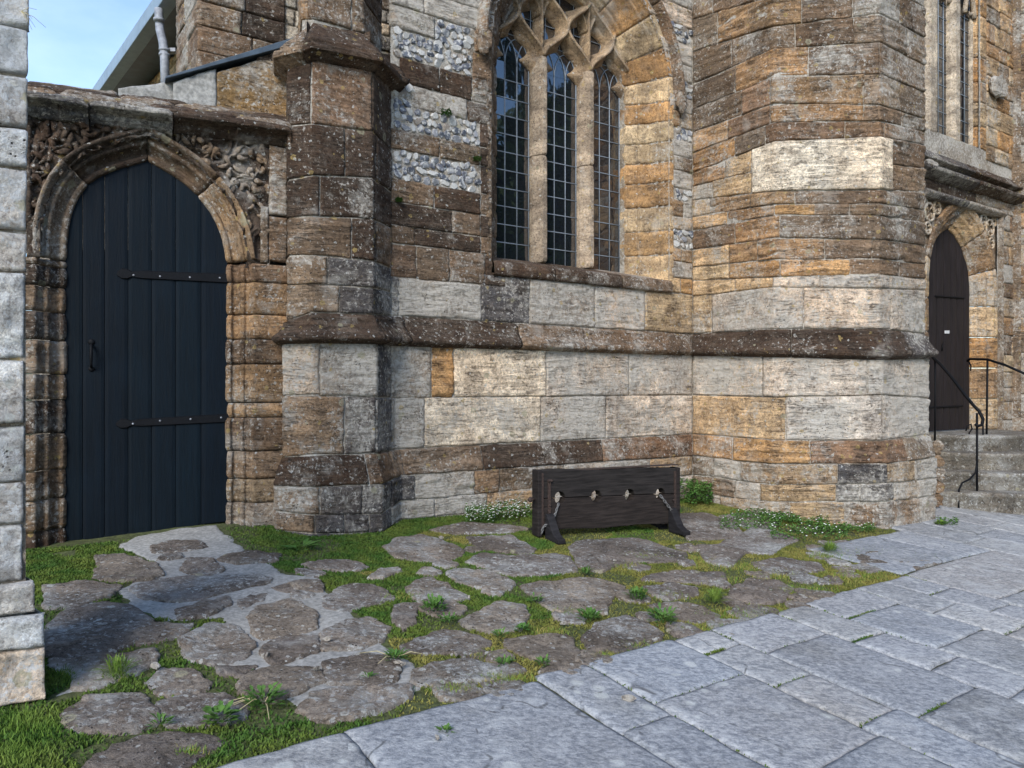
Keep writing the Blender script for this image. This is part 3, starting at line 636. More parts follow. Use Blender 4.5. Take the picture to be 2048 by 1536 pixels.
# hood mould with label stops
LSP = [(s, z) for s, z in Lp if z >= WZS-.02]; RSP = [(s, z) for s, z in Rp if z >= WZS-.02]
hp = [(.03, .02), (.05, -.03), (.06, -.07), (.085, -.09), (.11, -.085), (.13, -.05), (.14, .02)]
for path, sg, c in ((LSP, 1, 'D'), (RSP, -1, 'B')):
    for a, b in ((0, .4), (.4, .75), (.75, 1)): sweep_sd(WIN, path, hp, mfn, pal(c), 'hood_stone', sg, a, b, seed=3, mat=M_ST, clamp=WC)
for sg in (-1, 1):
    me = blob(21+sg, 14, 10); me.materials.append(M_ST); me.polygons.foreach_set('use_smooth', [True]*len(me.polygons))
    p = mp3(WC+sg*(WW+.085), WZS-.055, -.055); ob = link('label_stop', me, WIN, None, pal('D'), loc=p); ob.scale = (.065, .075, .11); ob.rotation_euler[2] = A
# sill
v = []
sl0, sl1 = WC-WW+.02, WC+WW-.02
prof_s = [(-.0, WZ0-.01), (-.035, WZ0-.005), (-.04, WZ0+.03), (-.035, WZ0+.085), (-.01, WZ0+.115), (.15, WZ0+.155), (.47, WZ0+.245), (.5, WZ0+.25)]
cuts = [sl0, cs(1102)+.02, cs(1240), sl1]
for i in range(3):
    ss = np.linspace(cuts[i]+.003, cuts[i+1]-.003, 24); pr = np.array(prof_s); l_ = np.concatenate([[0], np.cumsum(np.linalg.norm(np.diff(pr, axis=0), axis=1))]); tt = np.unique(np.concatenate([l_, np.linspace(0, l_[-1], 24)])); D, Z = np.interp(tt, l_, pr[:, 0]), np.interp(tt, l_, pr[:, 1])
    S, DD = np.meshgrid(ss, D, indexing='ij'); ZZ = np.broadcast_to(Z, S.shape); nz = .005*fbm(np.stack([S*8, ZZ*8, DD*8], -1), 3, 3)
    surf('sill', np.stack(mfn(S, ZZ+nz, DD+nz), -1), WIN, M_ST, pal('K' if i < 2 else 'B'))
# mullions
PT = .592; MU = [WC-PT/2, WC+PT/2]; ZG0 = WZ0+.235; ZF = CZ+3.20; HN = .36; GD = .45
def bar_profile(w_=.075, d0=.30, d1=.50): return [(-w_, d1), (-w_, d0+.10), (-w_*.80, d0+.075), (-w_*.42, d0+.02), (-w_*.36, d0), (w_*.36, d0), (w_*.42, d0+.02), (w_*.80, d0+.075), (w_, d0+.10), (w_, d1)]
MUC = ((.50, .43, .345, .1), (.50, .42, .33, .1))
for i, m_ in enumerate(MU):
    for a, b in ((0, .52), (.52, 1)): sweep_sd(WIN, [(m_, z) for z in np.linspace(ZG0-.02, ZF, 30)], bar_profile(), mfn, MUC[i], 'mullion', 1, a, b, amp=.002, seed=i)
def halfbar(s_edge, sg):   # the half mullion against each jamb
    sweep_sd(WIN, [(s_edge, z) for z in np.linspace(ZG0-.02, ZF, 30)], [(0, .47), (0, .40), (.02*sg, .375), (.045*sg, .32), (.08*sg, .31)], mfn, (.48, .38, .26, .1), 'jamb_shaft', 1, 0, 1, amp=.002)
# net tracery: bars swing between mullion line and light centre
Ein = lambda s, z, g=-.33: bool(inwin(np.array(s), np.array(z), g))
def netbar(k, sgn, z0, nseg):
    pts = []
    m_ = WC+k*PT/2
    for j in range(nseg*12+1):
        z = z0+HN*j/12; ph = j/12
        pts.append((m_+sgn*(PT/4)*(1-math.cos(math.pi*ph)), z))
    return pts
bars = []
for k in (-1, 1):
    for sg in (-1, 1): bars.append(netbar(k, sg, ZF, 3))
for k, sg in ((-3, 1), (3, -1)): bars.append(netbar(k, sg, ZF, 3))
for bi, pts in enumerate(bars):
    keep = [p for p in pts if Ein(p[0], p[1], -.24)]
    if len(keep) > 4: sweep_sd(WIN, keep, bar_profile(.036, .30, .49), mfn, (.50, .39, .27, .12), 'tracery_bar', 1, 0, 1, amp=.002, cell=.02, seed=bi)
# cusped stone webs between the bars
def web(name, ctr, sg, z0, z1, half, open_, col, n=44, d0=.375, d1=.47):
    V = []; F = []; 
    for i in range(n+1):
        z = z0+(z1-z0)*i/n; a_ = half(z); b_q = min(a_, max(0., open_(z))); w_ = a_-b_q
        V += [mp3(ctr+sg*(a_+.012), z, d0-.02), mp3(ctr+sg*(a_-w_*.30), z, d0), mp3(ctr+sg*(b_q+w_*.12), z, d0+.035+.012*min(1, w_/.08)), mp3(ctr+sg*b_q, z, d0+.062), mp3(ctr+sg*b_q, z, d1)]
    for i in range(n):
        for j in range(4): F.append([i*5+j, (i+1)*5+j, (i+1)*5+j+1, i*5+j+1])
    mobj(name, V, F, WIN, M_SM, col)
def spikes(t, cs_):   # ragged cusps: sharp on top, hollow between
    return max(a*max(0, 1-abs(t-c)/w)**1.6 for c, a, w in cs_)
hhead = lambda z: .272 if z < ZF else max(0, .272-(PT/4-.012)*(1-math.cos(math.pi*min(1, (z-ZF)/HN))))
def ohead(z):
    t_ = (z-(ZF-.24))/(HN+.20); return hhead(z)-(.018+.052*min(1, max(0, t_*3))+spikes(t_, ((.36, .115, .20), (.70, .060, .15))))
for c_ in (-1, 0, 1):
    for sg in (-1, 1): web('cusped_head', WC+c_*PT, sg, ZF-.24, ZF+HN*.93, hhead, ohead, (.42, .32, .215, .15))
hcell = lambda z: (PT/4)*(1-math.cos(math.pi*(z-ZF)/HN))-.02
def ocell(z):
    t_ = (z-ZF)/(2*HN); return hcell(z)-(.030+spikes(t_, ((.32, .075, .10), (.66, .115, .15))))
for k in (-1, 1):
    for sg in (-1, 1): web('cusped_web', WC+k*PT/2, sg, ZF+.07, ZF+2*HN-.05, hcell, ocell, (.42, .32, .215, .15), d0=.385)
for k in (-1, 1):
    sweep_sd(WIN, [(WC+k*PT/2, z) for z in np.linspace(ZF+.10, ZF+1.9*HN, 20)], bar_profile(.030, .335, .47), mfn, (.48, .37, .25, .12), 'tracery_bar', 1, 0, 1, amp=.001)
    for sg in (-1, 1):
        pts = [(WC+k*PT/2+sg*(.015+.075*t**1.5), ZF+HN*1.12+.17*t) for t in np.linspace(0, 1, 8)]
        sweep_sd(WIN, pts, bar_profile(.022, .34, .46), mfn, (.46, .36, .24, .12), 'tracery_bar', 1, 0, 1, amp=.001)
hc2 = lambda z: (PT/4)*(1-math.cos(math.pi*(z-ZF-HN)/HN))-.02
def oc2(z): t_ = (z-ZF-HN)/(2*HN); return hc2(z)-(.045+spikes(t_, ((.32, .075, .10), (.66, .115, .15))))
for sg in (-1, 1): web('cusped_web', WC, sg, ZF+HN+.07, ZF+3*HN-.05, hc2, oc2, (.42, .32, .215, .15), d0=.385)
# panes and lead cames
colw = .139; rowh = .172
came = MB(); panes = 0
def pane(s0, s1, z0, z1, d, par=None):
    tl = random.uniform(-.0016, .0016), random.uniform(-.0016, .0016)
    V = [mp3(s0, z0, d+tl[0]), mp3(s1, z0, d+tl[1]), mp3(s1, z1, d-tl[0]), mp3(s0, z1, d-tl[1])]
    V += [mp3(s0, z0, d+.008), mp3(s1, z0, d+.008), mp3(s1, z1, d+.008), mp3(s0, z1, d+.008)]
    return mobj('pane', V, [[0, 1, 2, 3], [7, 6, 5, 4], [0, 4, 5, 1], [1, 5, 6, 2], [2, 6, 7, 3], [3, 7, 4, 0]], par or WIN, M_GL, smooth=False)
for c_ in (-1, 0, 1):
    ctr = WC+c_*PT; L0, L1 = ctr-.215, ctr+.215
    nr = int((ZF-.13-ZG0)/rowh)+1
    for r in range(nr):
        z0 = ZG0-.02+r*rowh
        for k in range(3): pane(L0+k*colw+.006, L0+(k+1)*colw+.006, z0, z0+rowh-.002, GD)
        came.tube([mp3(L0-.03, z0, GD-.004), mp3(L1+.05, z0, GD-.004)], .0052, 5)
    for k in range(4): came.tube([mp3(L0+.006+k*colw, ZG0-.02, GD-.004), mp3(L0+.006+k*colw, ZF-.1, GD-.004)], .0052, 5)
    zt = ZG0-.02+nr*rowh
    # pointed head panes and interlaced curved leads
    for k in range(3): pane(L0+k*colw+.006, L0+(k+1)*colw+.006, zt, zt+.32, GD)
    for k in range(4):
        for sg in (-1, 1):
            pts = [mp3(L0+.006+k*colw+sg*colw*(1-math.cos(t*math.pi/2)), zt-.02+.26*math.sin(t*math.pi/2), GD-.004) for t in np.linspace(0, 1, 8)]
            came.tube(pts, .005, 5)
for j in range(7):
    for k in range(10):
        s0, z0 = WC-.9+k*.18, ZF+.18+j*.2
        if Ein(s0+.09, z0+.1, -.12): 
            pane(s0, s0+.178, z0, z0+.198, GD+.012); came.tube([mp3(s0, z0, GD), mp3(s0+.18, z0, GD)], .005, 4); came.tube([mp3(s0, z0, GD), mp3(s0, z0+.2, GD)], .005, 4)
came.obj('lead_cames', WIN, M_LE, smooth=True)
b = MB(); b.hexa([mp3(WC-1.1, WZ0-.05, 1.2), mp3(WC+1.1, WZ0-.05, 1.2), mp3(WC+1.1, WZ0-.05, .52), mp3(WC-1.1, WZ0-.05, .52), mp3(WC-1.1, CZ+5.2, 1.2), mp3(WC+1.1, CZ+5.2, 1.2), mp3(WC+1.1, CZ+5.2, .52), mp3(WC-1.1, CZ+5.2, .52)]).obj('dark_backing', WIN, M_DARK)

# ------------------------------------------------------------------ the doorway wall on the left
dD = np.array([2, 1])/math.sqrt(5); nD = np.array([dD[1], -dD[0]]); P0 = np.array([-2.41, 5.0])
def dfn(s, z, d): return P0[0]+dD[0]*s-nD[0]*d, P0[1]+dD[1]*s-nD[1]*d, z
def dsz(px, py, d=0.):
    u = (px-CX)/FX; o = P0-nD*d; s = (u*o[1]-o[0])/(dD[0]-u*dD[1]); Y = o[1]+dD[1]*s
    return s, CZ+(HY-py)/FX*Y
def dP(px, py, d=0.): s, z = dsz(px, py, d); return dfn(s, z, d)
DW = empty('doorway_wall', (-2.4, 5.0, .4), 'low brown stone wall with carved spandrels round the navy arched door', 'wall')
def dline(x0, y0, x1, y1, d=0.):
    a, b = dsz(x0, y0, d), dsz(x1, y1, d); return lambda s: np.interp(s, [a[0], b[0]], [a[1], b[1]]) if np.ndim(s) else np.interp(s, [a[0], b[0]], [a[1], b[1]])
def drock(x0, x1, bot, top, col, off=0., **k):
    s0, s1 = dsz(x0, 600, -off)[0], dsz(x1, 600, -off)[0]
    return rock(DW, lambda s, z, o, v: dfn(s, z, -o-off), s0, s1, bot, top, pal(col) if isinstance(col, str) else col, **k)
inner = [(130, 1100), (130, 515), (131, 480), (134, 450), (139, 424), (147, 400), (158, 379), (173, 361), (192, 346), (215, 335), (240, 326), (267, 319), (296, 311)]
innerR = [(456, 1060), (456, 520), (453, 494), (447, 467), (437, 441), (424, 417), (407, 394), (388, 373), (366, 354), (343, 338), (320, 325), (296, 311)]
def smooth(pts, n=60):
    p = np.array(pts, float); L_ = np.concatenate([[0], np.cumsum(np.linalg.norm(np.diff(p, axis=0), axis=1))]); q = np.linspace(0, L_[-1], n)
    r = np.stack([np.interp(q, L_, p[:, 0]), np.interp(q, L_, p[:, 1])], 1)
    for _ in range(1): r[1:-1] = (r[:-2]+2*r[1:-1]+r[2:])/4
    return r
iL = np.array([dsz(*p) for p in inner]); iR = np.array([dsz(*p) for p in innerR])
apx = (iL[-1]+iR[-1])/2
def archpart(i_): 
    a = smooth(i_[1:], 60); return a
aL, aR = archpart(iL), archpart(iR); SAP = float(apx[0])
def extend(a, l_=.22): d = a[-1]-a[-4]; d /= np.hypot(*d); return np.concatenate([a, [a[-1]+d*l_*.33, a[-1]+d*l_*.66, a[-1]+d*l_]])
eL, eR = extend(aL), extend(aR)
MW = .165
mprof = [(0, .20), (0, .145), (.006, .122), (.018, .112), (.030, .112), (.038, .122), (.044, .130), (.056, .128), (.074, .112), (.086, .088), (.090, .068), (.098, .056), (.110, .054), (.118, .062), (.124, .064), (.138, .046), (.148, .022), (.154, .004), (.162, -.006), (.174, -.008), (.182, .0), (.186, .02)]
for arr, sg, cols in ((eL, 1, ('B', 'K')), (eR, -1, ('O', 'B'))):
    for k, (a, b) in enumerate(((0, .46), (.46, 1))):
        sweep_sd(DW, arr, mprof, dfn, pal(cols[k]), 'arch_stone', sg, a, b, amp=.004, seed=k, mat=M_SM, strata=.001, clamp=SAP)
    
# jambs in blocks, moulding then plain face out to the wall ends
for side, arr, sg, beds, cols, xe in ((0, iL, 1, [517, 531, 572, 623, 680, 748, 800, 868, 942, 1000, 1062, 1130], 'DKDKDDKDDDK', 45), (1, iR, -1, [522, 560, 626, 676, 727, 806, 836, 905, 962, 1010, 1075], 'BOOBOOBDTY', 578)):
    s_in = arr[1][0]; xpx = 130 if side == 0 else 454
    wd = abs(dsz(xe, 700)[0]-s_in)
    pr = mprof[:-2]+[(.20, -.002), (.24, 0), (.30, .002), (wd-.02, .0), (wd-.004, .012)]
    for i in range(len(beds)-1):
        z1 = dsz(xpx, beds[i])[1]; z0 = dsz(xpx, beds[i+1])[1]
        jx = random.uniform(-.006, .006)
        pth = [(s_in+jx, z) for z in np.linspace(z0, z1, 8)]
        # going up on the left: outwards is -s
        sweep_sd(DW, pth, pr, dfn, (*pal(cols[i])[:3], .35), 'jamb_stone', 1 if side == 0 else -1, 0, 1, amp=.005, seed=i*3+side, mat=M_ST, strata=.004)
# upper right strip beside the spandrel
drock(538, 576, dline(538, 430, 576, 434), dline(538, 288, 576, 296), 'D'); drock(538, 576, dline(538, 522, 576, 526), dline(538, 430, 576, 434), 'B')
drock(50, 100, dline(50, 515, 130, 520), dline(50, 440, 130, 440), 'K', cull=lambda s, z: (s > iL[1][0]-.14))
drock(521, 539, dline(500, 524, 545, 526), dline(500, 410, 545, 412), 'D', cull=lambda s, z: np.zeros(s.shape, bool))
# spandrel ground with carved foliage
path_all = np.concatenate([aL, aR[::-1]])
def in_arch(s, z, grow):
    # distance to the arch centre line based test
    s = np.asarray(s); z = np.asarray(z); zz = np.interp(s, path_all[:, 0], path_all[:, 1], left=-9, right=-9)
    ins = (z < zz) | ((z < aL[0][1]) & (s > aL[0][0]) & (s < aR[0][0]))
    d = np.full(s.shape, 9.)
    for p in path_all[::2]: d = np.minimum(d, np.hypot(s-p[0], z-p[1]))
    return ins | (d < grow)
ztop = dline(50, 223, 578, 289)
sgrid = np.linspace(dsz(48, 400)[0], dsz(540, 400)[0], 230); vg = np.linspace(0, 1, 120); S, V = np.meshgrid(sgrid, vg, indexing='ij'); zb_ = dsz(300, 522)[1]; Z = zb_+(ztop(S)+.02-zb_)*V
wq_ = np.stack([S*13+1.2*vn(np.stack([S*9, Z*9, S*0], -1), 3), Z*13+1.2*vn(np.stack([S*9, Z*9, S*0+4], -1), 5), S*0], -1); nz = .045*np.minimum(np.abs(vn(wq_, 5))*1.6, 1)-.030+.010*fbm(wq_*2.5, 2, 8)
surf('spandrel_panel', np.stack(dfn(S, Z, .035+nz), -1), DW, M_SM, pal('K'), in_arch(S, Z, MW-.03))
for (x0, x1, y0, y1, cnt, cdef) in ((60, 300, 232, 500, 120, 'K'), (330, 536, 262, 478, 95, 'D')):
    mb = MB(); n = 0; tries = 0; pts_used = []; cnt = int(cnt*.5)
    while n < cnt and tries < 3000:
        tries += 1; px, py = random.uniform(x0, x1), random.uniform(y0, y1); s, z = dsz(px, py)
        if in_arch(np.array(s), np.array(z), MW+.028) or z > ztop(s)-.03: continue
        if any(math.hypot(s-a, z-b) < .036 for a, b in pts_used): continue
        pts_used.append((s, z)); n += 1
        a0 = random.uniform(0, 6.28); cv = random.choice((-1, 1))*random.uniform(8, 34); ln = random.uniform(.07, .15); st = []; a = a0; cs_, cz_ = s-math.cos(a)*ln*.4, z-math.sin(a)*ln*.4
        for i in range(7):
            t_ = i/6; st.append(dfn(cs_, cz_, .036-.020*math.sin(math.pi*t_)+random.uniform(-.003, .003))); a += cv*ln/6; cs_ += math.cos(a)*ln/6; cz_ += math.sin(a)*ln/6
        wq = random.uniform(.8, 1.35); mb.tube(st, [.004*wq, .012*wq, .019*wq, .016*wq, .011*wq, .008*wq, .002], 5)
    mb.obj('carved_foliage', DW, M_SM, pal(cdef), smooth=True)
# frame strips round the spandrels
drock(50, 64, dline(50, 445, 64, 445), dline(50, 225, 64, 227), 'K', off=.0)
def dsweep(line, prof, x0, x1, col, name='coping_stone', amp=.004, zs=0, seed=1):
    s0, s1 = dsz(x0, 250)[0]+.004, dsz(x1, 250)[0]-.004; ss = np.linspace(s0, s1, max(4, int((s1-s0)/.025)))
    pr = np.array(prof, float); L_ = np.concatenate([[0], np.cumsum(np.linalg.norm(np.diff(pr, axis=0), axis=1))]); tt = np.unique(np.concatenate([L_, np.linspace(0, L_[-1], int(L_[-1]/.018)+4)])); O, DZ = np.interp(tt, L_, pr[:, 0]), np.interp(tt, L_, pr[:, 1])
    S, OO = np.meshgrid(ss, O, indexing='ij'); ZZ = line(S)+DZ[None]; q = np.stack([S*5, ZZ*20, OO*9+seed], -1); ed = np.minimum(S-s0, s1-S)
    nz = amp*1.6*fbm(q, 3, seed)+amp*vn(q*2.7, seed)-.012*np.exp(-ed/.012)
    P = np.stack(dfn(S, ZZ+nz, -(OO+nz)), -1)
    e0 = P[:1].copy(); e1 = P[-1:].copy(); e0[..., 2] -= .06; e1[..., 2] -= .06
    return surf(name, np.concatenate([e0, P, e1]), DW, M_ST, pal(col) if isinstance(col, str) else col)
hl = dline(50, 226, 578, 290)
hprof = [(-.04, -.02), (.0, -.012), (.012, .0), (.03, .012), (.04, .03), (.055, .04), (.10, .055), (.125, .065), (.13, .085), (.12, .10), (.08, .118)]
for a, b, c in ((44, 180, 'N'), (180, 345, 'N'), (345, 578, 'K')): dsweep(hl, hprof, a, b, c, seed=a)
# weathered coping slabs stepping back
for lay, (o1, z1, o0, z0, cuts_, cols) in enumerate(((.11, .10, .02, .165, [44, 120, 300, 470, 582], 'DDKD'), (.03, .155, -.10, .235, [44, 240, 350, 455, 582], 'KDDK'), (-.09, .22, -.28, .30, [44, 235, 382, 582], 'DKD'))):
    for i, c in enumerate(cols):
        dsweep(hl, [(o1-.04, z1-.03), (o1, z1-.02), (o1+.004, z1), (o1-.01, z1+.02), (o0, z0), (o0-.05, z0+.012)], cuts_[i], cuts_[i+1], c, amp=.007, seed=lay*9+i)
b = MB()
q0, q1 = dsz(44, 200)[0], dsz(582, 200)[0]
V = [dfn(q0, hl(q0)-.02, .05), dfn(q1, hl(q1)-.02, .05), dfn(q1, hl(q1)+.23, .22), dfn(q0, hl(q0)+.23, .22), dfn(q0, .3, .5), dfn(q1, .3, .5), dfn(q1, hl(q1)+.27, .5), dfn(q0, hl(q0)+.27, .5)]
mobj('coping_core', V, [[0, 1, 2, 3], [3, 2, 6, 7], [7, 6, 5, 4]], DW, M_MO, (.26, .23, .19, .6), smooth=False)
# rising block beside the turret with cement and lead flashing
up0 = dline(345, 168, 560, 192, .16)
fl_l = dline(345, 158, 604, 74, .16)
rock(DW, lambda s, z, o, v: dfn(s, z, .18-o), dsz(432, 170, .18)[0], dsz(584, 170, .18)[0], lambda s: up0(s)-.20, lambda s: np.minimum(fl_l(s)-.045, fl_l(s)*0+dsz(500, 118, .18)[1]+.03), (.30, .21, .10, .45), amp=.01)
rock(DW, lambda s, z, o, v: dfn(s, z, .18-o), dsz(345, 170, .18)[0], dsz(434, 170, .18)[0], lambda s: up0(s)-.20, lambda s: fl_l(s)-.01, (.24, .25, .25, .5), mat=M_CE, amp=.01)
rock(DW, lambda s, z, o, v: dfn(s, z, .18-o), dsz(512, 170, .18)[0], dsz(572, 170, .18)[0], lambda s: s*0+dsz(540, 124, .18)[1], lambda s: fl_l(s)-.03, pal('K'), amp=.006)
mb = MB(); s0, s1 = dsz(330, 160, .16)[0], dsz(606, 74, .16)[0]
cr8 = [dfn(s0, fl_l(s0)-.012, .145), dfn(s1, fl_l(s1)-.045, .135), dfn(s1, fl_l(s1)-.02, .9), dfn(s0, fl_l(s0)-.012, .9), dfn(s0, fl_l(s0)+.004, .145), dfn(s1, fl_l(s1)+.012, .135), dfn(s1, fl_l(s1)+.05, .9), dfn(s0, fl_l(s0)+.03, .9)]
mb.hexa(cr8).obj('lead_flashing', DW, M_FLA, bevel=.004)
mb = MB(); a = dsz(235, 165, .25)[0]; c = dsz(440, 150, .25)[0]
rock(DW, lambda s, z, o, v: dfn(s, z, .24-o), dsz(235, 165, .24)[0], dsz(380, 165, .24)[0], lambda s: hl(s)+.2, dline(235, 176, 400, 152, .24), (.30, .31, .31, .4), mat=M_CE, amp=.008)

# door
DOOR = empty('door', dP(290, 1070, .14), parent=DW)
DD = .145
px_e = [118, 165, 209, 256, 303, 351, 402, 466]
def under_arch(s): return float(np.interp(s, path_all[:, 0], path_all[:, 1]))
lowL, lowR = dsz(140, 1086, DD), dsz(452, 1042, DD)
for i in range(7):
    s0, s1 = dsz(px_e[i], 700, DD)[0]+.0016, dsz(px_e[i+1], 700, DD)[0]-.0016
    n = 8; V = []; F = []
    ss = np.linspace(s0, s1, n)
    prof_d = [.003, 0, 0, 0, 0, 0, 0, .003]
    for k, s in enumerate(ss):
        zt_ = under_arch(min(max(s, path_all[2, 0]), path_all[-3, 0]))+.05 if path_all[0, 0] < s < path_all[-1, 0] else aL[0][1]
        zb = np.interp(s, [lowL[0], lowR[0]], [lowL[1], lowR[1]])+random.uniform(-.002, .002)
        V += [dfn(s, zb, DD+prof_d[k]), dfn(s, zt_, DD+prof_d[k]), dfn(s, zb, DD+.05), dfn(s, zt_, DD+.05)]
    for k in range(n-1):
        a = 4*k; F += [[a, a+4, a+5, a+1], [a+2, a+3, a+7, a+6], [a, a+2, a+6, a+4], [a+1, a+5, a+7, a+3]]
    F += [[0, 1, 3, 2], [4*n-4, 4*n-2, 4*n-1, 4*n-3]]
    f = random.uniform(.85, 1.2)
    mobj('plank', V, F, DOOR, M_WD, (f, f*random.uniform(.95, 1.1), f, 1), smooth=False)
mobj('dark_door_back', [dP(100, 500, DD+.05), dP(480, 500, DD+.05), dP(480, 1045, DD+.05), dP(100, 1085, DD+.05)], [[0, 1, 2, 3]], DOOR, M_DARK, smooth=False)  # near-black sheet behind the planks; its colour stands in for dark in the gaps
def hinge(xa, ya, xb, yb_, wa, wb):
    n = 22; V = []; F = []
    for i in range(n+1):
        t_ = i/n; px, py = xa+(xb-xa)*t_, ya+(yb_-ya)*t_
        hw = (wa+(wb-wa)*t_)
        if t_ < .13: hw = wa*(.25+1.15*math.sqrt(max(0, 1-((t_-.065)/.066)**2)))
        elif t_ < .2: hw = wa*(.62+.38*(t_-.13)/.07)
        for dy, d in ((-hw, DD-.001), (-hw*.8, DD-.012), (hw*.8, DD-.012), (hw, DD-.001)): V.append(dP(px, py+dy, d))
    for i in range(n):
        for j in range(3): F.append([i*4+j, i*4+j+1, (i+1)*4+j+1, (i+1)*4+j])
    F.append([0, 1, 2, 3])
    mobj('strap_hinge', V, F, DOOR, M_IR, smooth=False)
    for t_ in (.15, .39, .66, .93):
        mb = MB(); p = Vector(dP(xa+(xb-xa)*t_, ya+(yb_-ya)*t_+random.uniform(-2, 2), DD-.012)); nn = Vector((nD[0], nD[1], 0)); mb.tube([p, p+nn*.005, p+nn*.007], [.007, .006, .002], 8); mb.obj('bolt', DOOR, M_PI)
hinge(234, 547, 455, 557, 8, 9.5); hinge(232, 848, 458, 836, 7.5, 9)
mb = MB(); nn = Vector((nD[0], nD[1], 0))
q = [Vector(dP(183, y, DD))+nn*h for y, h in ((690, .004), (691, .03), (697, .048), (712, .052), (727, .046), (733, .03), (735, .004))]
mb.tube(q, [.009, .010, .009, .010, .008, .009, .008], 8)
for y, r in ((684, .021), (738, .019)): p = Vector(dP(183, y, DD)); mb.tube([p+nn*.0, p+nn*.006, p+nn*.010], [r, r*.9, r*.4], 10)
mb.obj('handle', DOOR, M_IR, smooth=True)

# ------------------------------------------------------------------ near pier at the left edge
PP = np.array([-.645*2.75, 2.75])
def pfn(s, z, d): return PP[0]+dD[0]*s-nD[0]*d, PP[1]+dD[1]*s-nD[1]*d, z
def psz(px, py, d=0.):
    u = (px-CX)/FX; o = PP-nD*d; s = (u*o[1]-o[0])/(dD[0]-u*dD[1]); return s, CZ+(HY-py)/FX*(o[1]+dD[1]*s)
PIER = empty('stone_pier', (PP[0]-.3, PP[1], 0), 'pale grey rough stone pier in the near left corner', 'pier')
beds = [-60, 55, 150, 257, 338, 463, 545, 718, 850, 965, 1050, 1165]
redge = [60, 58, 56, 55, 54, 55, 50, 48, 50, 47, 47]
def pier_stone(y0, y1, xr, off, col='U', xl=-140, **k):
    s1 = psz(xr, 700, -off)[0]; s0 = psz(xl, 700, -off)[0]; z0 = psz(40, y1, -off)[1]; z1 = psz(40, y0, -off)[1]
    side = np.array([-.72, .69])
    def f(s, z, o, v):
        d = -(o+off); over = np.maximum(s-s1, 0); x, y, _ = pfn(np.minimum(s, s1), z, d)
        # beyond the arris the surface turns back along the pier's side
        nx, ny = .69, .72
        x = x+side[0]*over+nx*(over > 0)*(o)*.6; y = y+side[1]*over; return x, y, z
    c = pal(col)
    rock(PIER, f, s0, s1+.55, lambda s: np.full(np.shape(s), z0), lambda s: np.full(np.shape(s), z1), (c[0], c[1], c[2], .5), cell=.009, amp=.020, strata=.005, rnd=.012, zs=16, proud=.008, mat=M_PI_ST, **k)
for i in range(len(beds)-1): pier_stone(beds[i], beds[i+1], redge[i]-2, 0., random.choice('UUWU'))
pier_stone(1165, 1232, 68, .02, 'U'); pier_stone(1232, 1300, 88, .035, 'U'); pier_stone(1300, 1410, 90, .04, 'P')
mobj('mortar', [(*pfn(-.7, 0, .02)[:2], -.2), (*pfn(-.01, 0, .02)[:2], -.2), (*pfn(-.01, 0, .02)[:2], 3.4), (*pfn(-.7, 0, .02)[:2], 3.4), (PP[0]-.40, PP[1]+.36, -.2), (PP[0]-.40, PP[1]+.36, 3.4)], [[0, 1, 2, 3], [1, 4, 5, 2]], PIER, M_MO, (.26, .23, .19, .6), smooth=False)
TW = MB(); base = Vector(pfn(-.02, CZ+(HY-30)/FX*2.75, -.02))
for k in range(5):
    dv = Vector((random.uniform(.02, .07), random.uniform(0, .05), random.uniform(-.07, .03))); TW.tube([base, base+dv*.5+Vector((0, 0, .01)), base+dv], [.0012, .001, .0006], 4)
tag(TW.obj('twig', None, M_STRAW, smooth=True), 'thin dry twig sticking out of the pier near its top against the sky', 'twig')

# ------------------------------------------------------------------ church corner beyond the doorway wall
BK = empty('church_corner', (-2.4, 5.8, 0), 'tall brown stone corner of the church rising behind the doorway wall, with gutter and downpipe', 'building')
kc = np.array([-2.345, 5.6]); ret = np.array([-.568, .823]); far = kc+ret*.80
def two(pA, pB):
    d_ = (pB-pA)/np.linalg.norm(pB-pA); n_ = np.array([d_[1], -d_[0]])
    return (lambda s, z, o, v: (pA[0]+d_[0]*s+n_[0]*o, pA[1]+d_[1]*s+n_[1]*o, z)), float(np.linalg.norm(pB-pA))
f1, l1 = two(kc, kc+dM*1.5); f2, l2 = two(far, kc)
cst = lambda z: (lambda s: np.full(np.shape(s), z))
zz = CZ+1.9
while zz < CZ+3.7:
    h = random.uniform(.16, .26)
    s = 0.0
    while s < .64:
        wd = random.uniform(.25, .42) if s+.5 < .64 else .66-s
        rock(BK, f1, s, s+wd, cst(zz), cst(zz+h), pal(random.choice('DBKBD'))); s += wd
    s = 0
    for wd in (random.uniform(.3, .5),): rock(BK, f2, 0, wd, cst(zz), cst(zz+h), pal(random.choice('DYB'))); rock(BK, f2, wd, l2, cst(zz), cst(zz+h), pal(random.choice('DBY')))
    zz += h
fb, lb = two(kc+dM*.64+nM*.02*-1, kc+dM*1.6-nM*.02)
zz = CZ+2.2
while zz < CZ+3.6:
    h = random.uniform(.09, .14); s = 0
    while s < .95: wd = random.uniform(.08, .2); rock(BK, fb, s, s+wd, cst(zz), cst(zz+h), pal(random.choice('YPWND')), cell=.02); s += wd
    zz += h
mobj('mortar', [(*(kc+dM*1.6-nM*.03), 1), (*(kc-nM*.03+dM*.02), 1), (*(far-nM*.03+dM*.02), 1), (*(kc+dM*1.6-nM*.03), 6), (*(kc-nM*.03+dM*.02), 6), (*(far-nM*.03+dM*.02), 6)], [[0, 1, 4, 3], [1, 2, 5, 4]], BK, M_MO, (.26, .23, .19, .6), smooth=False)
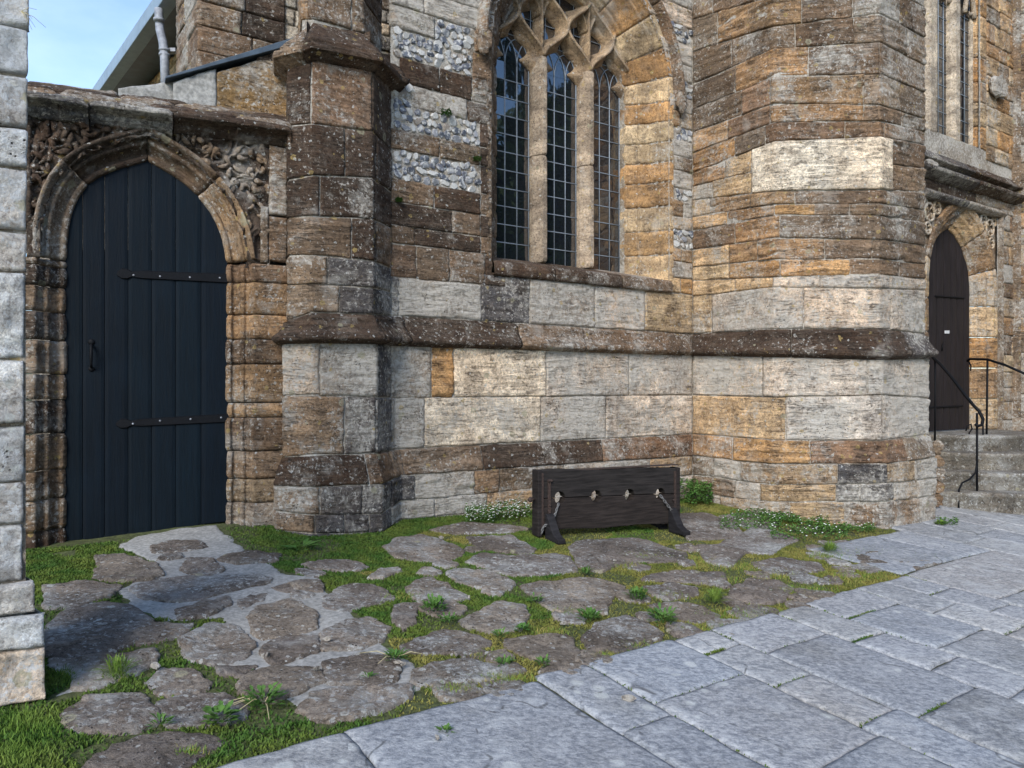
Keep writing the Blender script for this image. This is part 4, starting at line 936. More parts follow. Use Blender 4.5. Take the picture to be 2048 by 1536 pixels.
# far side wall and eaves
e0 = np.array([-2.92, 6.5]); e1 = np.array([-4.37, 8.25]); ed_ = (e1-e0)/np.linalg.norm(e1-e0); en = np.array([-ed_[1], ed_[0]])  # points left/out
ez = CZ+778/1500*6.5
wA, wB = e0-en*.28-ed_*1.0, e1-en*.28+ed_*2
fw, lw = two(wB, wA)
zz = CZ+1.8
while zz < ez-.1:
    h = min(.24, ez-.02-zz); s = 0
    while s < lw: wd = random.uniform(.3, .6); rock(BK, fw, s, min(lw, s+wd), cst(zz), cst(zz+h), pal(random.choice('SOTPS')), cell=.03); s += wd
    zz += h+.001
def ebox(o0, o1, z0, z1, name, mat, a=-.6, b=3.5):
    p = [e0+ed_*a+en*o0, e0+ed_*b+en*o0, e0+ed_*b+en*o1, e0+ed_*a+en*o1]; mb = MB(); mb.hexa([(*q, z0) for q in p]+[(*q, z1) for q in p]); return mb.obj(name, BK, mat, bevel=.006)
ebox(-.30, .0, ez-.02, ez+.0, 'soffit', M_FLA); ebox(-.02, .10, ez-.03, ez+.11, 'gutter', M_GU); ebox(-.32, -.02, ez+.0, ez+.28, 'parapet', M_GU)
mb = MB()
def bp(px, py, Y): u = (px-CX)/FX; return Vector((u*Y, Y, CZ+(HY-py)/FX*Y))
mb.tube([bp(317, 18, 6.55), bp(318, 32, 6.55), bp(320, 60, 6.5), bp(326, 85, 6.45), bp(329, 110, 6.42), bp(331, 190, 6.4)], .036, 12); mb.obj('downpipe', BK, M_PI, smooth=True)
for y in (38, 98, 108): p = bp(318 if y < 50 else 329, y, 6.5 if y < 50 else 6.43); mb = MB(); mb.tube([p, p-Vector((0, 0, .022))], .046, 14); mb.obj('pipe_collar', BK, M_PI, smooth=True)
mb = MB(); mb.box(bp(342, 102, 6.5), (1, 0, 0), (0, 1, 0), (0, 0, 1), .05, .03, .015); mb.obj('pipe_bracket', BK, M_PI)

# ------------------------------------------------------------------ porch wall on the right with steps
PQ = np.array([.6073*9.6, 9.6])
def qfn(s, z, d): return PQ[0]+dM[0]*s-nM[0]*d, PQ[1]+dM[1]*s-nM[1]*d, z
def qsz(px, py, d=0.):
    u = (px-CX)/FX; o = PQ-nM*d; s = (u*o[1]-o[0])/(dM[0]-u*dM[1]); return s, CZ+(HY-py)/FX*(o[1]+dM[1]*s)
PW = empty('porch_wall', (5.8, 9.6, .4), 'golden stone porch wall at the far right with pointed doorway above curved steps', 'wall')
DP = .22
# door opening outline measured on the recessed door plane, then carried to the face
dR = qsz(1937, 700, DP)[0]; dLft = qsz(1843, 700, DP)[0]; dc = (dR+dLft)/2; hw = (dR-dLft)/2
zth = qsz(1920, 860, DP)[1]; zsp = qsz(1935, 590, DP)[1]; zap = qsz(1890, 458, DP)[1]
n = 24; Rr = (hw*hw+(zap-zsp)**2)/(2*hw)
pR = [(dR, z) for z in np.linspace(zth, zsp, 16)[:-1]]+[(dR-Rr+Rr*math.cos(t), zsp+Rr*math.sin(t)) for t in np.linspace(0, math.atan2(zap-zsp, Rr-hw), n)]
pL = [(2*dc-s, z) for s, z in pR]
qprof = [(0, DP+.04), (0, .19), (.02, .17), (.04, .165), (.05, .14), (.07, .13), (.09, .135), (.12, .115), (.14, .09), (.15, .07), (.17, .065), (.19, .07), (.21, .05), (.23, .03), (.24, .012), (.27, .01), (.30, 0), (.33, 0), (.34, .03)]
pL, pR = [tuple(q) for q in extend(np.array(pL), .4)], [tuple(q) for q in extend(np.array(pR), .4)]
for path, sg, cols in ((pL, 1, 'BSBOSBOB'), (pR, -1, 'SOGSTOSB')):
    for i in range(8): sweep_sd(PW, path, qprof, qfn, pal(cols[i]), 'jamb_stone', sg, i/8, (i+1)/8, amp=.005, seed=i, mat=M_ST, strata=.002, clamp=dc)
PD = empty('door', qfn(dc, zth, DP), parent=PW)
for i in range(7):
    s0, s1 = dLft+(dR-dLft)*i/7+.003, dLft+(dR-dLft)*(i+1)/7-.003; V = []; F = []
    for k, s in enumerate(np.linspace(s0, s1, 4)):
        zt_ = zsp+math.sqrt(max(0, Rr**2-(abs(s-dc)+Rr-hw)**2))+.02
        e_ = .008 if k in (0, 3) else 0
        V += [qfn(s, zth+.01, DP-.02+e_), qfn(s, zt_, DP-.02+e_), qfn(s, zth+.01, DP+.03), qfn(s, zt_, DP+.03)]
    for k in range(3): a = 4*k; F += [[a, a+4, a+5, a+1], [a+2, a+3, a+7, a+6], [a, a+2, a+6, a+4], [a+1, a+5, a+7, a+3]]
    F += [[0, 1, 3, 2], [12, 14, 15, 13]]; mobj('plank', V, F, PD, M_WB, (1, 1, 1, 1), smooth=False)
def qP(px, py, d=0.): return Vector(qfn(*qsz(px, py, d), d))
mb = MB(); mb.hexa([tuple(qP(x, y, d)) for y in (667, 661) for x, d in ((1889, DP-.03), (1899, DP-.03), (1899, DP-.02), (1889, DP-.02))]); mb.obj('paper_notice', PD, M_CARD)
mb = MB(); mb.tube([qP(1887, 685, DP-.03), qP(1885, 690, DP-.07), qP(1884, 702, DP-.05)], .008, 6); mb.obj('latch', PD, M_IR, smooth=True)
mb = MB(); mb.tube([qP(1855, 815, DP-.025), qP(1925, 812, DP-.025)], .012, 6); mb.obj('strap_hinge', PD, M_IR); mb = MB(); mb.tube([qP(1870, 592, DP-.025), qP(1928, 596, DP-.025)], .012, 6); mb.obj('strap_hinge', PD, M_IR)
def inq(s, z, g):
    s = np.asarray(s); z = np.asarray(z); a = (z < zsp) & (np.abs(s-dc) < hw+g); cr_, cl_ = dR-Rr, dLft+Rr
    return (z < 9) & (a | ((z >= zsp) & (np.hypot(s-cr_, z-zsp) < Rr+g) & (np.hypot(s-cl_, z-zsp) < Rr+g)))
zlab = qsz(1940, 412)[1]; zstr = qsz(1960, 372, -.1)[1]; zsill = qsz(1930, 285)[1]
labR = dc+hw+.40
def qrock(s0, s1, z0, z1, col, off=0., cull=None, **k): return rock(PW, lambda s, z, o, v: qfn(s, z, -o-off), s0, s1, cst(z0), cst(z1), pal(col), cell=.022, cull=cull, **k)
# spandrel panel and carving
S, Z = np.meshgrid(np.linspace(dc-hw-.48, labR+.12, 50), np.linspace(zsp+.1, zlab, 36), indexing='ij'); surf('spandrel_panel', np.stack(qfn(S, Z, .06+.01*fbm(np.stack([S*12, Z*12, S*0], -1), 2, 3)), -1), PW, M_SM, pal('D'), inq(S, Z, .28))
mb = MB()
for side in (-1, 1):
    cxs, czs = dc+side*(hw+.10), zlab-.22
    for cx_, cz_, r in ((cxs+side*.08, czs+.02, .11), (cxs-side*.10, czs+.10, .08), (cxs+side*.12, czs-.18, .07), (cxs+side*.2, czs+.12, .06)):
        if inq(cx_, cz_, .36): continue
        mb.tube([qfn(cx_+r*math.cos(t), cz_+r*math.sin(t), .035) for t in np.linspace(0, 6.28, 16)], .016, 6)
        for t in (0.8, 2.4, 4, 5.5): mb.tube([qfn(cx_+r*math.cos(t), cz_+r*math.sin(t), .04), qfn(cx_+r*.3*math.cos(t+.5), cz_+r*.3*math.sin(t+.5), .03)], [.016, .006], 5)
mb.obj('carved_foliage', PW, M_SM, pal('T'), smooth=True)
def qsweep(s0, s1, z, prof, col, name='moulding_stone', seed=0):
    pr = np.array(prof, float); ss = np.linspace(s0+.004, s1-.004, max(4, int((s1-s0)/.04))); L_ = np.concatenate([[0], np.cumsum(np.linalg.norm(np.diff(pr, axis=0), axis=1))]); tt = np.unique(np.concatenate([L_, np.linspace(0, L_[-1], int(L_[-1]/.02)+3)])); O, DZ = np.interp(tt, L_, pr[:, 0]), np.interp(tt, L_, pr[:, 1])
    S, OO = np.meshgrid(ss, O, indexing='ij'); ZZ = z+np.broadcast_to(DZ, S.shape); q = np.stack([S*6, ZZ*12, OO*9+seed], -1); nz = .006*fbm(q, 3, seed)
    P = np.stack(qfn(S, ZZ+nz, -(OO+nz)), -1); e0_ = P[:1].copy(); e1_ = P[-1:].copy()
    for e_ in (e0_, e1_): e_[..., 0] += -nM[0]*.2; e_[..., 1] += -nM[1]*.2
    surf(name, np.concatenate([e0_, P, e1_]), PW, M_ST, pal(col))
lab = [(-.02, -.05), (.03, -.045), (.06, -.02), (.075, .0), (.07, .02), (.03, .05), (-.01, .055)]
sLw, sRw = dc-hw-.9, qsz(2030, 500)[0]
qsweep(dc-hw-.42, dc, zlab, lab, 'N'); qsweep(dc, labR+.06, zlab, lab, 'D', seed=3)
sweep_sd(PW, [(labR, z) for z in np.linspace(zth-.4, zlab+.02, 30)], [(-.03, .02), (-.03, -.03), (0, -.045), (.03, -.03), (.035, .02)], qfn, pal('D'), 'label_shaft', 1, 0, 1, mat=M_ST, seed=5)
big = [(-.02, -.07), (.04, -.06), (.10, -.03), (.15, .0), (.16, .03), (.14, .05), (.05, .09), (.03, .12), (.10, .15), (.10, .17), (.06, .19), (-.02, .19+(zsill-zstr-.19)*.3), (-.14, .19+(zsill-zstr-.19)*.75), (-.24, zsill-zstr+.0), (-.42, zsill-zstr+.02)]
for a, b, c in ((sLw, dc+.1, 'N'), (dc+.1, dc+.85, 'K'), (dc+.85, sRw, 'K')): qsweep(a, b, zstr, big, c, seed=int(a*9) % 50+60)
qsweep(dc-hw-.42, dc+.3, zlab+.02, [(-.02, .0), (.01, .04), (.02, .12), (.0, .2)], 'K', seed=2); qsweep(dc+.3, sRw, zlab+.05, [(-.02, .0), (.01, .04), (.02, .12), (.0, .2)], 'D', seed=2)
# plain stones right of the doorway
zz = zth-.8
while zz < zlab+.15:
    h = random.uniform(.17, .27); s = labR+.03
    while s < sRw-.05:
        wd = random.uniform(.25, .5); qrock(s, min(sRw, s+wd), zz, zz+h, random.choice('TDSOYB'), strata=.008); s += wd
    zz += h
zz = zth-.3
while zz < zstr-.05:
    h = min(random.uniform(.17, .27), zstr-zz); qrock(sLw, dc-hw-.36, zz, zz+h, random.choice('TSOD')); zz += h
# buttress shaft and facet at the frame's edge
sweep_sd(PW, [(sRw, z) for z in np.linspace(zth-1, CZ+5.6, 60)], [(-.07, .03), (-.06, -.04), (0, -.075), (.06, -.04), (.08, .03)], qfn, pal('D'), 'shaft', 1, 0, 1, mat=M_ST)
fe, le = two(np.array(qfn(sRw, 0, 0)[:2]), np.array(qfn(sRw, 0, 0)[:2])+dirv(-12)*2.2)
zz = zth-.9; k = 0
while zz < CZ+5.6:
    h = random.uniform(.2, .3); s = 0
    while s < 2: wd = random.uniform(.3, .6); rock(PW, fe, s, s+wd, cst(zz), cst(zz+h), pal(random.choice('DTBOYD')), cell=.024); s += wd
    zz += h
S0_, S1_ = qsz(1700, 500, .02)[0], sRw+.1
S, Z = np.meshgrid(np.linspace(S0_, S1_, 180), np.linspace(zth-1.1, CZ+5.7, 260), indexing='ij')
# window two: two pale lights
w2L = qsz(1838, 100, .0)[0]; w2R = qsz(1937, 150, .115)[0]+.05
def inw2(s, z): return (s > w2L) & (s < w2R) & (z > zsill)
surf('mortar', np.stack(qfn(S, Z, .012+.004*fbm(np.stack([S*9, Z*9, S*0], -1), 2, 3)), -1), PW, M_MO, (.30, .265, .215, .7), inq(S, Z, .30) | inw2(S, Z) | ((np.abs(S-dc) < hw+.34) & (Z > zsp+.12) & (Z < zlab-.02)))
mobj('mortar', [(*fe(0, 0, -.01, 0)[:2], zth-1), (*fe(2.2, 0, -.01, 0)[:2], zth-1), (*fe(2.2, 0, -.01, 0)[:2], CZ+5.7), (*fe(0, 0, -.01, 0)[:2], CZ+5.7)], [[0, 1, 2, 3]], PW, M_MO, (.26, .23, .19, .6), smooth=False)
W2 = empty('window', qfn(w2R, zsill, .2), parent=PW)
W2S = qsz(1941, 100, .28)[0]
def q2(px, d): return qsz(px, 150, d)[0]
ztp = CZ+5.6; zhd = qsz(1930, 62, .28)[1]
QG, QF = .115, .005
def q2m(xl, xr):
    a_, b_q = q2(xl, QG), q2(xr, QF); c_ = (a_+b_q)/2; w_ = max(.04, (b_q-a_)/2)
    sweep_sd(W2, [(c_, z) for z in np.linspace(zsill-.02, zhd+.1, 30)], [(-w_, QG+.02), (-w_, QG*.6), (-w_*.7, QF+.01), (-w_*.6, QF), (w_*.6, QF), (w_*.7, QF+.01), (w_, QG*.6), (w_, QG+.02)], qfn, (.60, .54, .45, .1), 'mullion', 1, 0, 1, amp=.002)
q2m(1840, 1879); q2m(1892, 1923); sJ = q2(1937, QG)
sweep_sd(W2, [(sJ+.01, z) for z in np.linspace(zsill-.02, zhd+.1, 30)], [(-.012, QG+.02), (-.012, QG*.75), (.0, QG*.6), (.015, QG*.6)], qfn, (.60, .54, .45, .1), 'mullion', -1, 0, 1, amp=.001)
hd = MB()
for x in (1886.5, 1929):
    c_ = q2(x-.5, QG)
    for sg in (-1, 1):
        pts = [qfn(c_+sg*(.13-.12*t**1.3), zhd+.28*math.sin(t*1.5), .05) for t in np.linspace(0, 1, 10)]; hd.tube(pts, .032, 6)
        pts = [qfn(c_+sg*(.01+.13*t**1.3), zhd+.28+.35*t, .05) for t in np.linspace(0, 1, 8)]; hd.tube(pts, .030, 6)
        pts = [qfn(c_+sg*.10, zhd+.06, .07), qfn(c_+sg*.05, zhd+.04, .07), qfn(c_+sg*.03, zhd+.08, .07)]; hd.tube(pts, [.03, .018, .005], 6)
hd.obj('tracery', W2, M_SM, (.42, .36, .28, .2), smooth=True)
cm = MB()
for x in (1886.5, 1929):
    c_ = q2(x-.5, QG); nrows = int((zhd+.3-zsill)/.17)
    for r in range(nrows):
        z0 = zsill+r*.17
        for k in range(2):
            s0, s1 = c_-.13+k*.13, c_+k*.13; t_ = random.uniform(-.002, .002)
            V = [qfn(s0, z0, QG+t_), qfn(s1, z0, QG-t_), qfn(s1, z0+.168, QG), qfn(s0, z0+.168, QG)]
            mobj('pane', V, [[0, 1, 2, 3]], W2, M_GL, smooth=False)
        cm.tube([qfn(c_-.14, z0, QG-.004), qfn(c_+.14, z0, QG-.004)], .006, 4)
    for k in (-.13, 0, .13): cm.tube([qfn(c_+k, zsill, QG-.004), qfn(c_+k, zhd+.3, QG-.004)], .006, 4)
cm.obj('lead_cames', W2, M_LE, smooth=True)
V = [qfn(w2L-.3, zsill-.1, .16), qfn(w2R+.3, zsill-.1, .16), qfn(w2R+.3, ztp, .16), qfn(w2L-.3, ztp, .16)]; mobj('dark_backing', V, [[0, 1, 2, 3]], W2, M_DARK, smooth=False)
zs_ = zsill; i = 0
while zs_ < CZ+5.5:
    h = random.uniform(.22, .34); sweep_sd(W2, [(sJ, z) for z in np.linspace(zs_, zs_+h, 8)], [(.01, QG+.03), (.015, QG*.7), (.03, QG*.5), (.045, QG*.5), (.06, .03), (.08, .03), (.10, .0), (.24, 0), (.25, .02)], qfn, (*pal(random.choice('SGOS'))[:3], .2), 'jamb_stone', -1, 0, 1, mat=M_ST, seed=i, strata=.003); zs_ += h; i += 1
zz = zsill-.12
while zz < CZ+5.5:
    h = random.uniform(.18, .3); s = sJ+.25
    while s < sRw-.05:
        wd = random.uniform(.2, .45); qrock(s, min(sRw-.04, s+wd), zz, zz+h, random.choice('SOGTDS'), strata=.009, amp=.01); s += wd
    zz += h
me = blob(5, 12, 9); me.materials.append(M_ST); ob = link('broken_carving', me, PW, None, pal('D'), loc=qP(1998, 172, -.06)); ob.scale = (.22, .10, .13); ob.rotation_euler[2] = A
me = blob(15, 12, 9); me.materials.append(M_ST); ob = link('moulding_end', me, PW, None, pal('P'), loc=qP(1862, 330, -.12)); ob.scale = (.16, .08, .05); ob.rotation_euler[2] = A

# ------------------------------------------------------------------ the lie of the land
GA, GB = -.067, .051
def G(x, y):
    x = np.asarray(x, float); y = np.asarray(y, float)
    z = GA*x+GB*y
    z = z-.055*np.exp(-(((x+2.9)/.7)**2+((y-4.6)/.7)**2))+.035*np.exp(-(((x+2.0)/.6)**2+((y-5.25)/.5)**2))
    return z+.012*fbm(np.stack([x*.9, y*.9, x*0], -1), 2, 77)
def gp(px, py, h=0.):
    u, v = (px-CX)/FX, (HY-py)/FX; den = GA*u+GB-v; Y = (CZ-h)/den
    for _ in range(3):
        dz = float(G(u*Y, Y))-(GA*u+GB)*Y; Y = (CZ-h-dz)/den
    return u*Y, Y
GR = np.unique(np.concatenate([np.linspace(-60, -8, 14), np.linspace(-8, 8, 120), np.linspace(8, 60, 14)])); GY = np.unique(np.concatenate([np.linspace(-60, 0, 14), np.linspace(0, 12, 100), np.linspace(12, 80, 14)]))
X, Y = np.meshgrid(GR, GY, indexing='ij'); P = np.stack([X, Y, G(X, Y)-.016+.008*fbm(np.stack([X*6, Y*6, X*0], -1), 3, 4)*((np.abs(X) < 8))], -1)
tag(surf('ground', P, None, M_SO), 'mossy soil ground showing between the paving stones', None, None, 'structure')
GRD = [o for o in COL.objects if o.name == 'ground'][0]

# ---- slabs of the path
VA = np.array([-.73, 1.]); VA /= np.linalg.norm(VA); VB = np.array([1.30, 1.]); VB /= np.linalg.norm(VB)
Mx = np.linalg.inv(np.stack([-VA, VB], 1))
O_ = np.array(gp(1072, 1355))
def ab(px, py): return Mx @ (np.array(gp(px, py))-O_)
PATH = empty('path', (1.5, 3, 0), kind='structure', label='path of large blue grey flagstones crossing the foreground')
lines = {0: [(679, 1454), (723, 1500)], 1: [(1072, 1355), (1116, 1390), (1249, 1468)], 2: [(1178, 1331), (1303, 1405), (1371, 1442)], 3: [(1347, 1278), (1480, 1346), (1764, 1472)], 4: [(1422, 1261), (1617, 1350), (2001, 1498)],
         5: [(1555, 1231), (1702, 1283), (1952, 1371)], 6: [(1620, 1212), (1773, 1264), (2048, 1355)], 7: [(1718, 1182), (1793, 1204), (1969, 1254)], 8: [(1767, 1163), (1887, 1199), (2048, 1244)], 9: [(1809, 1148), (1900, 1173), (2048, 1217)], 10: [(1936, 1116), (2048, 1143)], 11: [(1910, 1085), (2048, 1114)]}
bl = {k: float(np.mean([ab(*p)[1] for p in v])) for k, v in lines.items()}
print('b lines', {k: round(v, 2) for k, v in bl.items()}, 'a spread', [round(float(ab(*p)[0]), 2) for p in ((350, 1536), (754, 1430), (1422, 1261), (1624, 1206), (1809, 1150), (1880, 1130))])
joints = {0: [], 1: [(1295, 1447)], 2: [(1397, 1377), (1707, 1500)], 3: [(1434, 1302), (1581, 1363), (1752, 1436)], 4: [(1589, 1288), (1896, 1404)], 5: [(1738, 1272), (1887, 1325), (2033, 1386)],
          6: [(1748, 1221), (1925, 1276)], 7: [(1893, 1214), (2033, 1257)], 8: [(1884, 1181), (2000, 1215)], 9: [(2021, 1189)], 10: [], 11: []}
def slab(a0, a1, b0_, b1_, col=None):
    g = .0042; n = max(4, int((a1-a0)/.02)); m = max(4, int((b1_-b0_)/.02)); U, V = np.meshgrid(np.linspace(0, 1, n), np.linspace(0, 1, m), indexing='ij')
    a = a0+g+(a1-a0-2*g)*U; b_ = b0_+g+(b1_-b0_-2*g)*V; sd = random.randrange(999)
    eu, ev = np.minimum(U, 1-U)*(a1-a0), np.minimum(V, 1-V)*(b1_-b0_); q = np.stack([a*4, b_*4, a*0+sd], -1)
    a = a+.012*fbm(q*2, 3, 2)*np.exp(-eu/.05); b_ = b_+.012*fbm(q*2+20, 3, 3)*np.exp(-ev/.05)
    x = O_[0]-VA[0]*a+VB[0]*b_; y = O_[1]-VA[1]*a+VB[1]*b_; d = np.minimum(eu, ev)
    cd = np.hypot(eu, ev); tilt = random.uniform(-.004, .004)*(U-.5)*2+random.uniform(-.004, .004)*(V-.5)*2
    z = G(x, y)+.006+.0035*fbm(q*1.2, 3, 5)+tilt-.006*np.exp(-d/.004)-.004*np.exp(-cd/.012)
    P = np.pad(np.stack([x, y, z], -1), ((1, 1), (1, 1), (0, 0)), mode='edge'); msk = np.zeros(P.shape[:2], bool); msk[0] = msk[-1] = True; msk[:, 0] = msk[:, -1] = True; P[msk, 2] -= .04
    c = col or random.choice([(.33, .33, .33), (.295, .305, .315), (.37, .36, .345), (.35, .335, .315), (.31, .315, .32), (.39, .385, .37), (.30, .30, .295)]); f = random.uniform(.9, 1.1)
    surf('flagstone', P, PATH, M_FL, (c[0]*f, c[1]*f, c[2]*f, 1))
SLABS = []
order = sorted(bl, key=lambda k: bl[k]); AE = {}
for idx in range(len(order)-1):
    k = order[idx]; b0_, b1_ = bl[k], bl[order[idx+1]]
    js = [float(ab(*p)[0]) for p in joints[k]]
    start = random.uniform(-.02, .015)
    cuts = [start]+[j for j in js if j > start+.15]
    while cuts[-1] < 2.6: cuts.append(cuts[-1]+random.uniform(.45, 1.0))
    AE[k] = start
    for i in range(len(cuts)-1): slab(cuts[i], cuts[i+1], b0_, b1_); SLABS.append((cuts[i], cuts[i+1], b0_, b1_))
# strips before the first and after the last measured joint line
b_ = bl[0]
for wd in (.55, .6, .5):
    a = random.uniform(-.02, .01)
    while a < 2.4: l_ = random.uniform(.5, 1.0); slab(a, a+l_, b_-wd, b_); SLABS.append((a, a+l_, b_-wd, b_)); a += l_
    b_ -= wd
# a thinner edging row between line 0 and line 1
b_ = bl[11]
for r_ in range(9):
    wd = random.uniform(.38, .6); a = -1.1-.18*r_
    while a < 2.6: l_ = random.uniform(.5, 1.1); slab(a, a+l_, b_, b_+wd); a += l_
    b_ += wd
# the far strips also run back toward the porch steps
for k in (9, 10):
    i = order.index(k); b0_, b1_ = bl[order[i]], bl[order[i+1]]
    if b1_-b0_ > .05: slab(-.75, -.03, b0_, b1_)
# joint bed of the path
aa = np.linspace(-1.3, 3, 60); bb_ = np.linspace(-3.2, 8, 120); Aa, Bb = np.meshgrid(aa, bb_, indexing='ij')
cl = (Aa < .03) & (Bb < bl[9]); x = O_[0]-VA[0]*Aa+VB[0]*Bb; y = O_[1]-VA[1]*Aa+VB[1]*Bb
surf('joint_soil', np.stack([x, y, G(x, y)-.010], -1), PATH, M_JS, None, cl)

def inpoly(x, y, poly):
    x = np.asarray(x); y = np.asarray(y); c = np.zeros(x.shape, bool); n = len(poly); j = n-1
    for i in range(n):
        xi, yi = poly[i]; xj, yj = poly[j]
        with np.errstate(divide='ignore', invalid='ignore'): c ^= ((yi > y) != (yj > y)) & (x < (xj-xi)*(y-yi)/(yj-yi+1e-12)+xi)
        j = i
    return c
# ---- rough pavers by the wall (outlines measured; each a stone of its own)
za = lambda L_: [(x/2.926, 1036+y/2.926) for x, y in L_]; zb2 = lambda L_: [(600+x/2.926, 1000+y/2.926) for x, y in L_]; zc2 = lambda L_: [(1200+x/2.926, 950+y/2.926) for x, y in L_]
CRZ = [za(p) for p in (
 [(890, 150), (1000, 120), (1150, 118), (1215, 150), (1080, 175), (920, 188)], [(1090, 215), (1250, 225), (1310, 290), (1180, 325), (1060, 285)], [(560, 210), (700, 190), (880, 240), (960, 310), (880, 340), (700, 350), (540, 330), (580, 270)],
 [(1300, 200), (1450, 180), (1640, 195), (1600, 240), (1400, 250), (1290, 230)], [(770, 400), (900, 345), (1150, 325), (1450, 312), (1600, 325), (1560, 365), (1400, 395), (1200, 445), (1000, 475), (850, 455)],
 [(1600, 385), (1750, 345), (1880, 365), (1880, 410), (1700, 412)], [(270, 380), (450, 350), (700, 380), (640, 430), (450, 490), (260, 500)], [(280, 600), (430, 480), (600, 480), (760, 500), (880, 575), (800, 690), (600, 780), (420, 790), (285, 770)],
 [(790, 650), (900, 600), (1130, 595), (1050, 665), (820, 710)], [(1045, 510), (1330, 437), (1340, 490), (1200, 550), (1050, 560)], [(1390, 470), (1480, 412), (1565, 412), (1520, 460), (1420, 508)],
 [(1462, 560), (1530, 492), (1700, 458), (1845, 520), (1850, 620), (1720, 662), (1540, 688), (1472, 640)], [(1522, 770), (1560, 714), (1700, 670), (1868, 674), (1868, 750), (1750, 798), (1600, 833)],
 [(1065, 690), (1230, 592), (1380, 612), (1478, 700), (1430, 798), (1280, 828), (1100, 790)], [(290, 805), (600, 795), (900, 745), (908, 800), (820, 860), (600, 950), (420, 975), (440, 890), (300, 835)],
 [(885, 940), (970, 872), (1130, 872), (1235, 940), (1150, 995), (960, 998)], [(390, 1110), (520, 1022), (700, 1002), (830, 1004), (905, 1100), (925, 1158), (780, 1208), (480, 1218), (400, 1160)],
 [(935, 1062), (1100, 1012), (1300, 995), (1435, 1060), (1415, 1128), (1200, 1166), (990, 1176), (952, 1120)], [(450, 1480), (560, 1372), (760, 1272), (960, 1233), (1200, 1232), (1295, 1262), (1200, 1350), (1000, 1480)],
 [(1400, 900), (1600, 852), (1850, 852), (1915, 925), (1700, 1008), (1560, 1045), (1430, 998), (1392, 950)], [(1290, 850), (1380, 835), (1480, 845), (1400, 885), (1310, 885)])]
CRZ += [zb2(p) for p in (
 [(130, 770), (250, 692), (400, 662), (535, 722), (478, 800), (350, 848), (135, 858)], [(145, 540), (250, 492), (400, 482), (520, 522), (538, 560), (420, 588), (250, 628), (165, 600)],
 [(150, 920), (330, 872), (555, 902), (598, 960), (560, 1028), (420, 1056), (185, 1046), (145, 970)], [(-35, 1205), (92, 1112), (292, 1066), (645, 1062), (640, 1120), (520, 1185), (300, 1250), (110, 1262)],
 [(505, 265), (560, 222), (700, 188), (820, 222), (948, 272), (948, 308), (840, 342), (700, 342), (560, 318)], [(985, 210), (1120, 197), (1230, 198), (1376, 272), (1340, 296), (1180, 288), (1055, 270)],
 [(975, 350), (1062, 296), (1250, 322), (1350, 308), (1562, 314), (1612, 396), (1400, 424), (1230, 424), (1120, 388)], [(855, 412), (960, 393), (1120, 403), (1235, 470), (1198, 506), (1080, 507), (950, 468)],
 [(645, 500), (722, 434), (768, 434), (900, 502), (996, 558), (880, 573), (720, 576), (655, 558)], [(15, 362), (150, 342), (280, 332), (386, 370), (330, 396), (120, 388)], [(395, 440), (470, 392), (560, 378), (586, 402), (470, 442)],
 [(-70, 470), (10, 440), (105, 452), (125, 498), (0, 516)], [(555, 600), (686, 594), (678, 695), (602, 734), (545, 680)], [(945, 682), (1050, 643), (1190, 574), (1308, 594), (1328, 660), (1278, 736), (1120, 746), (985, 718)],
 [(595, 832), (700, 783), (850, 748), (1000, 772), (1106, 793), (1096, 828), (950, 866), (750, 868), (622, 866)], [(1215, 793), (1400, 783), (1558, 764), (1636, 860), (1616, 897), (1450, 925), (1300, 876), (1225, 848)],
 [(690, 975), (800, 934), (950, 924), (1100, 952), (1278, 934), (1296, 970), (1200, 1016), (1000, 1036), (800, 1056), (690, 1050)], [(1295, 485), (1500, 455), (1640, 445), (1760, 455), (1890, 500), (1780, 590), (1790, 645), (1700, 636), (1500, 636), (1422, 598)],
 [(1665, 780), (1742, 703), (1900, 664), (2040, 704), (2044, 820), (1850, 864), (1702, 846)], [(1110, 880), (1190, 872), (1240, 900), (1180, 925), (1120, 910)])]
CRZ += [zc2(p) for p in (
 [(-175, 405), (-100, 372), (200, 353), (330, 392), (495, 442), (495, 486), (350, 496), (200, 487), (100, 516), (0, 555), (-125, 515)], [(452, 222), (600, 212), (758, 252), (825, 320), (778, 357), (520, 367), (462, 300)],
 [(565, 402), (700, 393), (880, 303), (1030, 313), (1165, 371), (1080, 398), (1000, 446), (850, 438), (778, 525), (622, 488)], [(900, 500), (1050, 478), (1280, 502), (1305, 540), (1140, 567), (980, 558)],
 [(765, 652), (880, 594), (1030, 603), (1126, 652), (1058, 716), (900, 736), (765, 690)], [(240, 596), (340, 560), (520, 552), (716, 562), (735, 600), (620, 617), (400, 606)],
 [(285, 742), (400, 724), (560, 743), (684, 800), (580, 846), (450, 818)], [(1505, 462), (1650, 434), (1826, 462), (1846, 500), (1700, 517), (1552, 517)], [(1275, 583), (1396, 574), (1406, 618), (1282, 618)],
 [(1292, 382), (1450, 373), (1496, 391), (1400, 417), (1312, 408)], [(5, 852), (150, 803), (250, 853), (365, 900), (338, 946), (180, 966), (5, 1020), (-80, 960)], [(255, 642), (400, 628), (556, 642), (556, 688), (400, 706), (302, 680)],
 [(1850, 540), (1760, 510), (1900, 490), (1990, 500)])]
CRZ += [[(858, 1055), (930, 1042), (1010, 1046), (1060, 1052), (1000, 1062), (900, 1062)], [(1440, 1030), (1500, 1020), (1560, 1040), (1540, 1062), (1490, 1052)]]
